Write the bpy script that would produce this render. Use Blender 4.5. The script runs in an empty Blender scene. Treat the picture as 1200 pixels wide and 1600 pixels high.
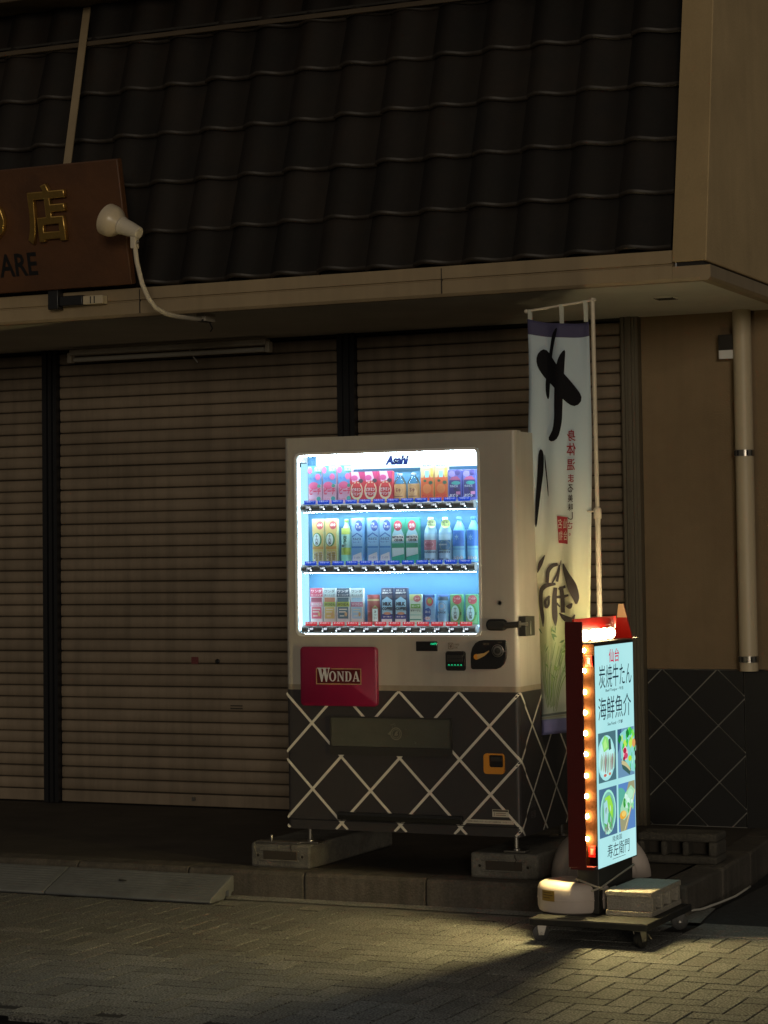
import bpy, math, random
from mathutils import Vector, Matrix
from mathutils.geometry import tessellate_polygon
random.seed(7)
S = bpy.context.scene
COL = S.collection
R = math.radians

# ------------------------------------------------------------------ camera, night sky, street light, exposure
cam = bpy.data.cameras.new('camera'); cam_ob = bpy.data.objects.new('camera', cam); COL.objects.link(cam_ob)
def cam_axes(yaw, pitch, roll):
    cy, sy, cp, sp = math.cos(yaw), math.sin(yaw), math.cos(pitch), math.sin(pitch)
    f = Vector((sy*cp, cy*cp, sp)); r = Vector((cy, -sy, 0)); u = r.cross(f)
    cr, sr = math.cos(roll), math.sin(roll)
    return cr*r + sr*u, -sr*r + cr*u, f
r_, u_, f_ = cam_axes(-.43160, .0515, -.0131)
cam_ob.matrix_world = Matrix(((r_.x, u_.x, -f_.x, 4.8156), (r_.y, u_.y, -f_.y, -9.3617), (r_.z, u_.z, -f_.z, 1.5222), (0, 0, 0, 1)))
cam.sensor_fit = 'VERTICAL'; cam.sensor_height = 36; cam.sensor_width = 27
cam.lens = 3613.47/1600*36
cam.shift_y = -114.717/1600
cam.clip_start = .1; cam.clip_end = 600
S.camera = cam_ob

W = bpy.data.worlds.new('World'); S.world = W; W.use_nodes = True
bg = W.node_tree.nodes['Background']
bg.inputs[0].default_value = (1.0, .89, .72, 1); bg.inputs[1].default_value = .085

sun = bpy.data.lights.new('sun', 'SUN'); sun.energy = .50; sun.angle = R(12); sun.color = (1, .87, .68)
sun_ob = bpy.data.objects.new('sun', sun); COL.objects.link(sun_ob)
sun_ob.rotation_euler = Vector((-.50, 1, -.085)).to_track_quat('-Z', 'Y').to_euler()

S.view_settings.view_transform = 'Standard'; S.view_settings.look = 'None'
S.view_settings.exposure = 0; S.view_settings.gamma = 1; S.view_settings.use_curve_mapping = False
S.render.engine = 'CYCLES'
S.cycles.use_denoising = True
S.cycles.sample_clamp_indirect = 6
S.cycles.max_bounces = 8; S.cycles.transparent_max_bounces = 12
S.cycles.caustics_reflective = False; S.cycles.caustics_refractive = False

# ------------------------------------------------------------------ materials
MATS = {}
def lin(h):
    h = h.lstrip('#'); o = []
    for i in (0, 2, 4):
        c = int(h[i:i+2], 16)/255
        o.append(c/12.92 if c <= .04045 else ((c+.055)/1.055)**2.4)
    return o
def mat(name, col=(.5, .5, .5), rough=.6, metal=0, var=0., vscale=6., bump=0., bscale=40., spec=.5, emit=None, estr=0., col2=None, rand=0., fine=0., streak=0.):
    """principled with noise driven colour variation (dirt, grain) and fine relief"""
    if name in MATS: return MATS[name]
    m = bpy.data.materials.new(name); m.use_nodes = True; MATS[name] = m
    nt = m.node_tree; N = nt.nodes; L = nt.links; p = N['Principled BSDF']
    p.inputs['Base Color'].default_value = (*col, 1); p.inputs['Roughness'].default_value = rough
    p.inputs['Metallic'].default_value = metal; p.inputs['Specular IOR Level'].default_value = spec
    if emit is not None:
        p.inputs['Emission Color'].default_value = (*emit, 1); p.inputs['Emission Strength'].default_value = estr
    if var or bump or rand:
        geo = N.new('ShaderNodeNewGeometry'); POS = geo.outputs['Position']
    if var or rand:
        c2 = col2 or [c*(1-var) for c in col]
        nz = N.new('ShaderNodeTexNoise'); nz.inputs['Scale'].default_value = vscale; nz.inputs['Detail'].default_value = 6; nz.inputs['Roughness'].default_value = .65
        L.new(POS, nz.inputs['Vector'])
        rp = N.new('ShaderNodeValToRGB'); rp.color_ramp.elements[0].position = .32; rp.color_ramp.elements[1].position = .68
        rp.color_ramp.elements[0].color = (*c2, 1); rp.color_ramp.elements[1].color = (*col, 1)
        L.new(nz.outputs['Fac'], rp.inputs['Fac']); out = rp.outputs['Color']
        if streak:      # rain and rust runs
            mp = N.new('ShaderNodeMapping'); mp.inputs['Scale'].default_value = (9, 9, .45); L.new(POS, mp.inputs['Vector'])
            n4 = N.new('ShaderNodeTexNoise'); n4.inputs['Scale'].default_value = 1.6; n4.inputs['Detail'].default_value = 5; n4.inputs['Roughness'].default_value = .6; L.new(mp.outputs[0], n4.inputs['Vector'])
            m4 = N.new('ShaderNodeMapRange'); m4.inputs['From Min'].default_value = .42; m4.inputs['From Max'].default_value = .72; m4.inputs['To Min'].default_value = 1; m4.inputs['To Max'].default_value = 1-streak; L.new(n4.outputs['Fac'], m4.inputs['Value'])
            h4 = N.new('ShaderNodeHueSaturation'); L.new(out, h4.inputs['Color']); L.new(m4.outputs[0], h4.inputs['Value']); out = h4.outputs['Color']
        if rand or fine:
            hs = N.new('ShaderNodeHueSaturation'); L.new(out, hs.inputs['Color'])
            mr = N.new('ShaderNodeMapRange'); mr.inputs['To Min'].default_value = 1-rand; mr.inputs['To Max'].default_value = 1+rand
            oi = N.new('ShaderNodeObjectInfo'); L.new(oi.outputs['Random'], mr.inputs['Value'])
            v = mr.outputs['Result']
            if fine:
                n3 = N.new('ShaderNodeTexNoise'); n3.inputs['Scale'].default_value = 125; n3.inputs['Detail'].default_value = 2
                L.new(POS, n3.inputs['Vector'])
                m3 = N.new('ShaderNodeMapRange'); m3.inputs['From Min'].default_value = .3; m3.inputs['From Max'].default_value = .7
                m3.inputs['To Min'].default_value = 1-fine; m3.inputs['To Max'].default_value = 1+fine; L.new(n3.outputs['Fac'], m3.inputs['Value'])
                mm = N.new('ShaderNodeMath'); mm.operation = 'MULTIPLY'; L.new(v, mm.inputs[0]); L.new(m3.outputs['Result'], mm.inputs[1]); v = mm.outputs[0]
            L.new(v, hs.inputs['Value']); out = hs.outputs['Color']
        L.new(out, p.inputs['Base Color'])
        r2 = N.new('ShaderNodeMapRange'); r2.inputs['To Min'].default_value = min(1, rough+.12); r2.inputs['To Max'].default_value = max(.03, rough-.08)
        L.new(nz.outputs['Fac'], r2.inputs['Value']); L.new(r2.outputs['Result'], p.inputs['Roughness'])
    if bump:
        n2 = N.new('ShaderNodeTexNoise'); n2.inputs['Scale'].default_value = bscale; n2.inputs['Detail'].default_value = 5
        L.new(POS, n2.inputs['Vector'])
        b = N.new('ShaderNodeBump'); b.inputs['Strength'].default_value = bump; b.inputs['Distance'].default_value = .01
        L.new(n2.outputs['Fac'], b.inputs['Height']); L.new(b.outputs['Normal'], p.inputs['Normal'])
    return m
def hx(h, rough=.45):
    return mat('print_'+h.strip('#'), [min(.88, c*.95+.075) for c in lin(h)], .30)
def glow(name, col, s):
    if name in MATS: return MATS[name]
    m = bpy.data.materials.new(name); m.use_nodes = True; MATS[name] = m
    N = m.node_tree.nodes; N.remove(N['Principled BSDF'])
    e = N.new('ShaderNodeEmission'); e.inputs[0].default_value = (*col, 1); e.inputs[1].default_value = s
    m.node_tree.links.new(e.outputs[0], N['Material Output'].inputs[0])
    return m
def clear(name, tint=(1, 1, 1), gloss=.05):
    if name in MATS: return MATS[name]
    m = bpy.data.materials.new(name); m.use_nodes = True; MATS[name] = m
    nt = m.node_tree; N = nt.nodes; N.remove(N['Principled BSDF'])
    t = N.new('ShaderNodeBsdfTransparent'); t.inputs[0].default_value = (*tint, 1)
    g = N.new('ShaderNodeBsdfGlossy'); g.inputs['Roughness'].default_value = .04
    fr = N.new('ShaderNodeFresnel'); fr.inputs[0].default_value = 1.4
    mx = N.new('ShaderNodeMixShader'); nt.links.new(fr.outputs[0], mx.inputs[0]); nt.links.new(t.outputs[0], mx.inputs[1]); nt.links.new(g.outputs[0], mx.inputs[2])
    nt.links.new(mx.outputs[0], N['Material Output'].inputs[0])
    return m

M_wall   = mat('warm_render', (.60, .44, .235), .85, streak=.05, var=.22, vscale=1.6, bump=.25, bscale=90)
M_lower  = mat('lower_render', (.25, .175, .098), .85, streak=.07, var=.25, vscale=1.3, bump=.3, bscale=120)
M_fascia = mat('fascia_metal', (.35, .262, .155), .5, var=.2, vscale=1.6, streak=.12)
M_soffit = mat('soffit_board', (.78, .75, .66), .75, var=.2, vscale=1.5)
M_slat   = mat('shutter_paint', (.265, .205, .145), .5, var=.3, vscale=2.2, rand=.08, streak=.28, bump=.35, bscale=3.5)
M_joint  = mat('shutter_joint', (.035, .028, .021), .8)
M_post   = mat('black_post', (.012, .012, .014), .35, var=.2)
M_alu    = mat('brown_aluminium', (.17, .145, .105), .45, metal=.3, var=.15, vscale=3)
M_tile   = mat('glazed_tile', (.0150, .0100, .0068), .58, spec=.3, var=.45, vscale=5, bump=.12, bscale=40, rand=.4, col2=(.009, .0072, .0060))
M_dark   = mat('dark_timber', (.022, .018, .014), .7, var=.3)
M_timber = mat('eave_timber', (.075, .052, .03), .7, var=.25, vscale=3)
M_base   = mat('black_wall_tile', (.010, .010, .011), .5, var=.2, vscale=8, rand=.2)
M_mortar = mat('grey_mortar', (.36, .35, .32), .8, var=.2)
M_pipe   = mat('drainpipe_pvc', (.54, .45, .31), .45, var=.12, vscale=2)
M_steel  = mat('steel_band', (.35, .33, .30), .3, metal=.9, var=.3, vscale=30)
M_paver  = mat('paver', (.215, .215, .20), .82, var=.3, vscale=2.3, bump=.7, bscale=200, rand=.2, fine=.95)
M_sand   = mat('joint_sand', (.016, .014, .012), .95, var=.3, bump=.3, bscale=200)
M_asph   = mat('asphalt', (.045, .045, .046), .9, var=.3, vscale=20, bump=.8, bscale=240, fine=.3)
M_floor  = mat('forecourt_floor', (.075, .062, .050), .8, var=.45, vscale=2.5, bump=.3, bscale=80, fine=.2)
M_kerb   = mat('kerb_stone', (.115, .100, .082), .85, streak=.4, var=.45, vscale=4, bump=.5, bscale=120, rand=.1, fine=.2)
M_edge   = mat('edging_stone', (.27, .265, .24), .85, var=.25, vscale=6, bump=.7, bscale=220, fine=.35)
M_conc   = mat('footing_concrete', (.17, .16, .138), .9, var=.5, vscale=9, bump=.7, bscale=70, fine=.15)
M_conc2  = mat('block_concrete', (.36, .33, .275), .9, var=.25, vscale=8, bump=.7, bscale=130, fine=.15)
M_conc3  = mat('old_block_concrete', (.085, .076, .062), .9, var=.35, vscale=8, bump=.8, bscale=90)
M_ramp   = mat('ramp_plastic', (.17, .178, .18), .6, var=.35, vscale=7, bump=.2, bscale=60)
M_beige  = mat('cabinet_enamel', (.42, .385, .335), .38, streak=.10, var=.12, vscale=2.5, bump=.03, bscale=150)
M_strip  = mat('tan_strip', (.30, .255, .19), .5, var=.25, vscale=14)
M_wrap   = mat('black_wrap', (.038, .034, .035), .45, var=.15, vscale=5)
M_tape   = mat('cream_tape', (.70, .66, .57), .5, var=.1, vscale=20)
M_blk    = mat('black_plastic', (.012, .012, .013), .35, var=.2)
M_blk2   = mat('charcoal_plastic', (.03, .028, .025), .45, var=.2)
M_bar    = mat('button_bar_grey', (.20, .19, .18), .4)
M_white  = mat('white_plastic', (.72, .72, .70), .4, var=.08, vscale=4)
M_lampw  = mat('white_lamp_enamel', (.62, .55, .44), .4, var=.15, vscale=14)
M_back   = mat('display_back', (.085, .25, .43), .6)
M_maroon = mat('maroon_metal', (.095, .009, .008), .32, var=.2, vscale=4)
M_red    = mat('red_metal', (.52, .012, .006), .35, var=.1)
M_drum   = mat('white_tank_plastic', (.62, .53, .475), .5, var=.14, vscale=5, bump=.05)
M_rope   = mat('cotton_rope', (.50, .45, .36), .9, var=.3, vscale=60, bump=.5, bscale=300)
M_cable  = mat('white_cable', (.55, .53, .48), .5)
M_crim   = mat('crimson_panel', (.22, .006, .042), .35, var=.12, vscale=3)
M_gold   = mat('gold_leaf', (.72, .45, .13), .3, metal=.9, var=.3, vscale=20)
M_wood   = mat('sign_wood', (.105, .042, .016), .55, var=.4, vscale=2.2, bump=.15, bscale=30)
M_orange = mat('orange_plastic', (.65, .27, .03), .45, var=.1)
M_glass  = clear('display_glass', (.97, .99, 1))
M_pet    = clear('clear_bottle', (.80, .92, .97))
M_flapgl = mat('smoked_flap', (.095, .096, .078), .22, var=.2)

# ------------------------------------------------------------------ mesh building
_tc = {}
def text_geo(s, offset=0., res=2):
    k = (s, offset, res)
    if k in _tc: return _tc[k]
    cu = bpy.data.curves.new('t', 'FONT'); cu.body = s; cu.size = 1; cu.offset = offset; cu.resolution_u = res
    ob = bpy.data.objects.new('t', cu); COL.objects.link(ob)
    dg = bpy.context.evaluated_depsgraph_get()
    me = bpy.data.meshes.new_from_object(ob.evaluated_get(dg))
    v = [(a.co.x, a.co.y) for a in me.vertices]; f = [tuple(p.vertices) for p in me.polygons]
    bpy.data.objects.remove(ob); bpy.data.curves.remove(cu); bpy.data.meshes.remove(me)
    if not v: v, f = [(0, 0), (1, 0), (0, 1)], []
    xs = [a for a, b in v]; ys = [b for a, b in v]
    _tc[k] = (v, f, (min(xs), max(xs), min(ys), max(ys)))
    return _tc[k]

class MB:
    def __init__(s): s.v = []; s.f = []; s.m = []; s.ms = []
    def mi(s, m):
        if m not in s.ms: s.ms.append(m)
        return s.ms.index(m)
    def add(s, vs, fs, m):
        o = len(s.v); s.v += [tuple(a) for a in vs]; i = s.mi(m)
        for f in fs: s.f.append(tuple(o+k for k in f)); s.m.append(i)
        return s
    def box(s, x0, x1, y0, y1, z0, z1, m):
        return s.add([(x, y, z) for x in (x0, x1) for y in (y0, y1) for z in (z0, z1)],
                     [(0, 1, 3, 2), (4, 6, 7, 5), (0, 4, 5, 1), (2, 3, 7, 6), (0, 2, 6, 4), (1, 5, 7, 3)], m)
    def prism(s, poly, c0, c1, m, ax=0):
        """poly in the two other axes, extruded along axis ax from c0 to c1"""
        def P(a, b, c): return {0: (c, a, b), 1: (a, c, b), 2: (a, b, c)}[ax]
        n = len(poly); vs = [P(a, b, c0) for a, b in poly]+[P(a, b, c1) for a, b in poly]
        return s.add(vs, [tuple(range(n)), tuple(range(2*n-1, n-1, -1))]+[(i, i+n, (i+1) % n+n, (i+1) % n) for i in range(n)], m)
    def tube(s, pts, r, m, n=8, cap=True):
        pts = [Vector(p) for p in pts]; rr = r if isinstance(r, (list, tuple)) else [r]*len(pts); vs = []; fs = []
        ref = None
        for i, p in enumerate(pts):
            d = (pts[min(i+1, len(pts)-1)]-pts[max(i-1, 0)]).normalized()
            if ref is None: ref = Vector((0, 0, 1)) if abs(d.z) < .9 else Vector((1, 0, 0))
            a = d.cross(ref).normalized(); b = a.cross(d).normalized(); ref = b
            for k in range(n):
                t = 2*math.pi*k/n; vs.append(p+rr[i]*(math.cos(t)*a+math.sin(t)*b))
        for i in range(len(pts)-1):
            for k in range(n): fs.append((i*n+k, i*n+(k+1) % n, (i+1)*n+(k+1) % n, (i+1)*n+k))
        if cap: fs.append(tuple(range(n))); fs.append(tuple(range(len(vs)-1, len(vs)-n-1, -1)))
        return s.add(vs, fs, m)
    def lathe(s, prof, m, c=(0, 0, 0), n=20, sx=1, sy=1, M=None):
        vs = []; fs = []; k = len(prof)
        for i in range(n):
            t = 2*math.pi*i/n
            for r, z in prof:
                p = Vector((c[0]+r*sx*math.cos(t), c[1]+r*sy*math.sin(t), c[2]+z)); vs.append(M @ p if M else p)
        for i in range(n):
            for j in range(k-1): fs.append((i*k+j, ((i+1) % n)*k+j, ((i+1) % n)*k+j+1, i*k+j+1))
        if prof[0][0] > 1e-5: fs.append(tuple(i*k for i in range(n-1, -1, -1)))
        if prof[-1][0] > 1e-5: fs.append(tuple(i*k+k-1 for i in range(n)))
        return s.add(vs, fs, m)
    def ball(s, c, r, m, nu=12, nv=8, sc=(1, 1, 1)):
        prof = [(r*math.sin(math.pi*j/nv), -r*math.cos(math.pi*j/nv)) for j in range(nv+1)]
        prof[0] = (0, -r); prof[-1] = (0, r)
        vs = []; fs = []; k = len(prof)
        for i in range(nu):
            t = 2*math.pi*i/nu
            for q, z in prof: vs.append((c[0]+q*math.cos(t)*sc[0], c[1]+q*math.sin(t)*sc[1], c[2]+z*sc[2]))
        for i in range(nu):
            for j in range(k-1): fs.append((i*k+j, ((i+1) % nu)*k+j, ((i+1) % nu)*k+j+1, i*k+j+1))
        return s.add(vs, fs, m)
    # flat print: P(u, v, d) turns print coordinates into a point d in front of the surface
    def poly(s, pts, P, d, m, cut=0):
        t = [tuple(x) for x in tessellate_polygon([[Vector((a, b, 0)) for a, b in pts]])]; q = list(pts)
        if cut:      # split long triangles so that the print follows a curved surface
            for _ in range(7):
                out = []; hit = False
                for a, b, c in t:
                    e = sorted(((math.dist(q[i], q[j]), i, j, k) for i, j, k in ((a, b, c), (b, c, a), (c, a, b))), reverse=True)[0]
                    if e[0] > cut:
                        hit = True; q.append(((q[e[1]][0]+q[e[2]][0])/2, (q[e[1]][1]+q[e[2]][1])/2)); n = len(q)-1
                        out += [(e[1], n, e[3]), (n, e[2], e[3])]
                    else: out.append((a, b, c))
                t = out
                if not hit: break
        return s.add([P(a, b, d) for a, b in q], t, m)
    def rect(s, u0, u1, v0, v1, P, d, m, n=1):
        vs = []; fs = []
        for i in range(n+1):
            u = u0+(u1-u0)*i/n; vs += [P(u, v0, d), P(u, v1, d)]
        for i in range(n): fs.append((2*i, 2*i+2, 2*i+3, 2*i+1))
        return s.add(vs, fs, m)
    def ell(s, cu, cv, ru, rv, P, d, m, n=20):
        return s.poly([(cu+ru*math.cos(2*math.pi*i/n), cv+rv*math.sin(2*math.pi*i/n)) for i in range(n)], P, d, m)
    def stroke(s, pts, P, d, m):
        """brush stroke: (u, v, width) along its spine"""
        q = []
        for i in range(len(pts)-1):
            for k in range(5):
                t = k/5; q.append(tuple(pts[i][j]*(1-t)+pts[i+1][j]*t for j in range(3)))
        q.append(pts[-1])
        for _ in range(3):
            q = [q[0]]+[tuple((q[i-1][j]+2*q[i][j]+q[i+1][j])/4 for j in range(3)) for i in range(1, len(q)-1)]+[q[-1]]
        vs = []
        for i in range(len(q)):
            a = q[max(i-1, 0)]; b = q[min(i+1, len(q)-1)]; dx, dy = b[0]-a[0], b[1]-a[1]; l = math.hypot(dx, dy) or 1
            w = q[i][2]/2; vs += [P(q[i][0]-dy/l*w, q[i][1]+dx/l*w, d), P(q[i][0]+dy/l*w, q[i][1]-dx/l*w, d)]
        return s.add(vs, [(2*i, 2*i+1, 2*i+3, 2*i+2) for i in range(len(q)-1)], m)
    def text(s, body, cu, cv, w, h, P, d, m, off=0., mirror=False, slant=0., res=2, keep=False):
        """text fitted into a w x h box centred on (cu, cv)"""
        v, f, (x0, x1, y0, y1) = text_geo(body, off, res)
        sx = w/max(1e-6, x1-x0); sy = h/max(1e-6, y1-y0)
        if keep: sx = sy = min(sx, sy)
        out = []
        for a, b in v:
            uu = (a-(x0+x1)/2)*sx; vv = (b-(y0+y1)/2)*sy
            uu += slant*vv
            out.append(P(cu+(-uu if mirror else uu), cv+vv, d))
        return s.add(out, f, m)
    def mesh(s, name, smooth=.6):
        me = bpy.data.meshes.new(name); me.from_pydata(s.v, [], s.f)
        for m in s.ms: me.materials.append(m)
        me.polygons.foreach_set('material_index', s.m)
        if smooth:
            me.polygons.foreach_set('use_smooth', [True]*len(s.f)); me.update(); me.set_sharp_from_angle(angle=smooth)
        me.update(); return me
    def build(s, name, parent=None, bevel=0, seg=2, smooth=.6, loc=None, recalc=True):
        me = s.mesh(name, smooth)
        if recalc:
            import bmesh
            bm = bmesh.new(); bm.from_mesh(me); bmesh.ops.recalc_face_normals(bm, faces=bm.faces); bm.to_mesh(me); bm.free()
        return link(name, me, parent, bevel, seg, loc)
def link(name, me, parent=None, bevel=0, seg=2, loc=None):
    o = bpy.data.objects.new(name, me); COL.objects.link(o)
    if parent: o.parent = parent
    if loc: o.location = loc
    if bevel:
        b = o.modifiers.new('bevel', 'BEVEL'); b.width = bevel; b.segments = seg; b.limit_method = 'ANGLE'; b.angle_limit = R(40)
    return o
def thing(name, label, cat, loc=(0, 0, 0), rz=0, group=None):
    o = bpy.data.objects.new(name, None); COL.objects.link(o); o.location = loc; o.rotation_euler = (0, 0, rz)
    o.empty_display_size = .1
    return tag(o, label, cat, group)
def tag(o, label=None, cat=None, group=None, kind=None):
    for k, v in (('label', label), ('category', cat), ('group', group), ('kind', kind)):
        if v: o[k] = v
    return o
def structure(o): o['kind'] = 'structure'; return o
def dup(o, parent=None, loc=None):
    c = o.copy(); COL.objects.link(c)
    if parent: c.parent = parent
    if loc: c.location = loc
    return c
def clip(poly, x0, x1, z0, z1):
    def half(p, fn, cut):
        o = []
        for i in range(len(p)):
            a, b = p[i-1], p[i]; fa, fb = fn(a), fn(b)
            if (fa >= 0) != (fb >= 0):
                t = fa/(fa-fb); o.append((a[0]+(b[0]-a[0])*t, a[1]+(b[1]-a[1])*t))
            if fb >= 0: o.append(b)
        return o
    for fn in (lambda p: p[0]-x0, lambda p: x1-p[0], lambda p: p[1]-z0, lambda p: z1-p[1]):
        poly = half(poly, fn, 0)
        if len(poly) < 3: return []
    return poly

# ================================================================== GROUND
def sheet(name, x0, x1, y0, y1, z, m):
    b = MB(); b.add([(x0, y0, z), (x1, y0, z), (x1, y1, z), (x0, y1, z)], [(0, 1, 2, 3)], m); return structure(b.build(name, recalc=False))
sheet('road', -150, 150, -150, 150, -.03, M_asph)
sheet('asphalt_lane', 1.90, 30, -.085, 30, -.004, M_asph)
pav = sheet('pavement', -14, 14, -2.74, -.14, -.0038, M_sand)
# interlocking pavers laid in herringbone, each a brick of its own
PW = .103; X0, Y0 = 2.057-.103*30, -1.15-.103*30
def paver_mesh(w, h):
    g = .0035; x0, x1, y0, y1 = g, w-g, g, h-g; c = .0012; b = MB()
    vs = [(x0, y0, -.03), (x1, y0, -.03), (x1, y1, -.03), (x0, y1, -.03), (x0, y0, -.0015), (x1, y0, -.0015), (x1, y1, -.0015), (x0, y1, -.0015),
          (x0+c, y0+c, 0), (x1-c, y0+c, 0), (x1-c, y1-c, 0), (x0+c, y1-c, 0)]
    fs = [(8, 9, 10, 11)]+[(i, (i+1) % 4, (i+1) % 4+4, i+4) for i in range(4)]+[(i+4, (i+1) % 4+4, (i+1) % 4+8, i+8) for i in range(4)]
    b.add(vs, fs, M_paver); return b
pm_h = paver_mesh(2*PW, PW).mesh('paver', 0); pm_v = paver_mesh(PW, 2*PW).mesh('paver', 0)
cells = []
cfwd = f_
cpos = Vector((4.8156, -9.3617, 1.5222))
for i in range(-60, 90):
    for j in range(-10, 46):
        k = (i+j) % 4
        if k not in (0, 2): continue
        w, h = (2, 1) if k == 0 else (1, 2)
        x, y = X0+i*PW, Y0+j*PW
        if y < -2.735 or y+h*PW > -.15 or x < -6 or x > 7: continue
        d = Vector((x, y, 0))-cpos; zc = d.dot(f_)
        px = 600+3613*d.dot(r_)/zc; py = 685-3613*d.dot(u_)/zc
        seen = -30 < px < 1210 and py < 1625
        cells.append((0 if seen else 1, d.length, x, y, k))
cells.sort()
rest = MB()
for n, (q, d, x, y, k) in enumerate(cells):
    z = random.uniform(-.0008, .0006)
    if n < 300:
        o = link('paver', pm_h if k == 0 else pm_v, pav, loc=(x, y, z)); o.rotation_euler = (random.uniform(-.003, .003), random.uniform(-.003, .003), random.uniform(-.006, .006))
    else:
        src = paver_mesh(2*PW, PW) if k == 0 else paver_mesh(PW, 2*PW)
        rest.add([(a+x, b+y, c+z) for a, b, c in src.v], src.f, M_paver)
tag(rest.build('paver_field', pav, smooth=0, recalc=False), kind='stuff')
# edging stones on the right, thin concrete haunch under the kerb
edg = sheet('edging', 1.86, 9, -.40, -.085, -.008, M_sand)
for r0, r1 in ((-.385, -.265), (-.255, -.10)):
    x = 1.965
    while x < 8:
        l = .6; b = MB().box(x+.003, x+l-.003, r0, r1, -.05, .004+random.uniform(-.001, .001), M_edge); b.build('edging_stone', edg, bevel=.004); x += l
hb = MB()
px_ = -6.; prev = None; top = []
while px_ < 1.86:
    top.append((px_, -.145-.012*random.random())); px_ += .06
hb.add([(x, -.10, .012) for x, y in top]+[(x, y, .002) for x, y in top], [(i, i+1, len(top)+i+1, len(top)+i) for i in range(len(top)-1)], M_edge)
hb.add([(-9, -.30, -.0026), (1.86, -.30, -.0026), (1.86, -.09, -.0026), (-9, -.09, -.0026)], [(0, 1, 2, 3)], M_edge)
hb.add([(-9, -2.745, -.0022), (9, -2.745, -.0022), (9, -2.64, -.0022), (-9, -2.64, -.0022)], [(0, 1, 2, 3)], M_paver)
structure(hb.build('kerb_haunch', recalc=False))
cp = MB(); cp.add([(1.84, -.10, .004), (1.955, -.10, .004), (1.93, .06, .004), (1.90, .30, .004), (1.83, .34, .004)], [(0, 1, 2, 3, 4)], M_edge); structure(cp.build('concrete_patch', recalc=False))
# forecourt slab and its kerb stones
KZ = .13
fl = MB(); fl.add([(-9, .05, KZ-.004), (1.70, .05, KZ-.004), (1.62, 1.8, KZ-.004), (1.55, 3, KZ-.004), (-9, 3, KZ-.004)], [(0, 1, 2, 3, 4)], M_floor)
floor = structure(fl.build('forecourt', recalc=False))
kerb = MB().box(-9, 1.80, -.075, .04, -.05, KZ-.02, M_sand); kerb = structure(kerb.build('kerb'))
xs = [-9+.59*i for i in range(15)]
j0 = .13
joints = [j0-.59*k for k in range(12, 0, -1)]+[j0, .721, 1.30]
for a, b_ in zip(joints[:-1], joints[1:]):
    b = MB(); b.prism([(-.10, -.04), (-.10, KZ-.018), (-.088, KZ-.002), (-.07, KZ), (.055, KZ), (.055, -.04)], a+.004, b_-.004, M_kerb, 0); b.build('kerb_stone', kerb, bevel=.004)
# the kerb turns the corner and runs back along the building
b = MB(); b.prism([(1.304, -.10), (1.80, -.10), (1.845, -.06), (1.85, 0), (1.70, .055), (1.304, .055)], -.04, KZ, M_kerb, 2); b.build('kerb_stone', kerb, bevel=.012)
for y0, y1, xa, xb in ((.062, .62, 1.85, 1.838), (.63, 1.2, 1.838, 1.80), (1.21, 1.8, 1.80, 1.74), (1.81, 2.4, 1.74, 1.67)):
    b = MB(); b.prism([(xa-.15, y0), (xa, y0), (xb, y1), (xb-.15, y1)], -.04, KZ, M_kerb, 2); b.build('kerb_stone', kerb, bevel=.012)

# ================================================================== SHOP BUILDING
shop = thing('shop_building', 'dark tiled shop front with closed roller shutters and deep eave', 'building')
SY = 2.15
# wall behind the shutters, right-hand rendered wall
MB().box(-9, .93, SY+.06, SY+.3, .1, 2.77, M_joint).build('back_wall', shop)
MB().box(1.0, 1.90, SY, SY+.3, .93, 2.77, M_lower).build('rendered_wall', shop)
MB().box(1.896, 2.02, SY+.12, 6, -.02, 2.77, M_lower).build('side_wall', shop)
# black diamond tiles below the render
wb = MB().box(1.0, 1.516, SY+.012, SY+.3, -.02, .926, M_mortar); wb = wb.build('tiled_dado', shop)
MB().box(1.517, 1.90, SY+.006, SY+.3, -.02, .927, M_base).build('plain_dado', shop)
da, dh = .1475, .144
for i in range(-2, 6):
    for j in range(-2, 8):
        cx, cz = 1.0805+da*i, .93-dh*j
        if (i+j) % 2 == 0: continue
        g = .965
        p = clip([(cx-da*g, cz), (cx, cz-dh*g), (cx+da*g, cz), (cx, cz+dh*g)], 1.003, 1.514, .13, .925)
        if p:
            b = MB(); b.prism(p, SY-.002, SY+.013, M_base, 1); b.build('wall_tile', wb, smooth=0)
# aluminium guide pillar
pl = MB().prism([(.905, SY+.05), (.905, SY-.06), (.915, SY-.07), (.928, SY-.07), (.93, SY-.055), (.945, SY-.055), (.947, SY-.07), (.965, SY-.07), (.967, SY-.055), (.98, SY-.055), (.982, SY-.05), (.998, SY-.05), (.998, SY+.05)], .12, 2.766, M_alu, 2)
pl.build('guide_pillar', shop, smooth=0)
for x0, x1 in ((-2.671, -2.572), (-.745, -.64)):
    b = MB(); b.prism([(x0, SY+.05), (x0, SY-.05), (x0+.03, SY-.05), (x0+.033, SY-.035), (x0+.045, SY-.035), (x0+.048, SY-.05), (x1-.035, SY-.05), (x1-.032, SY-.035), (x1-.02, SY-.035), (x1-.017, SY-.05), (x1, SY-.05), (x1, SY+.05)], .13, 2.766, M_post, 2)
    b.build('shutter_post', shop, smooth=0)
MB().box(-.665, -.655, SY-.062, SY-.05, 2.03, 2.055, M_steel).build('post_latch', shop)
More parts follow.
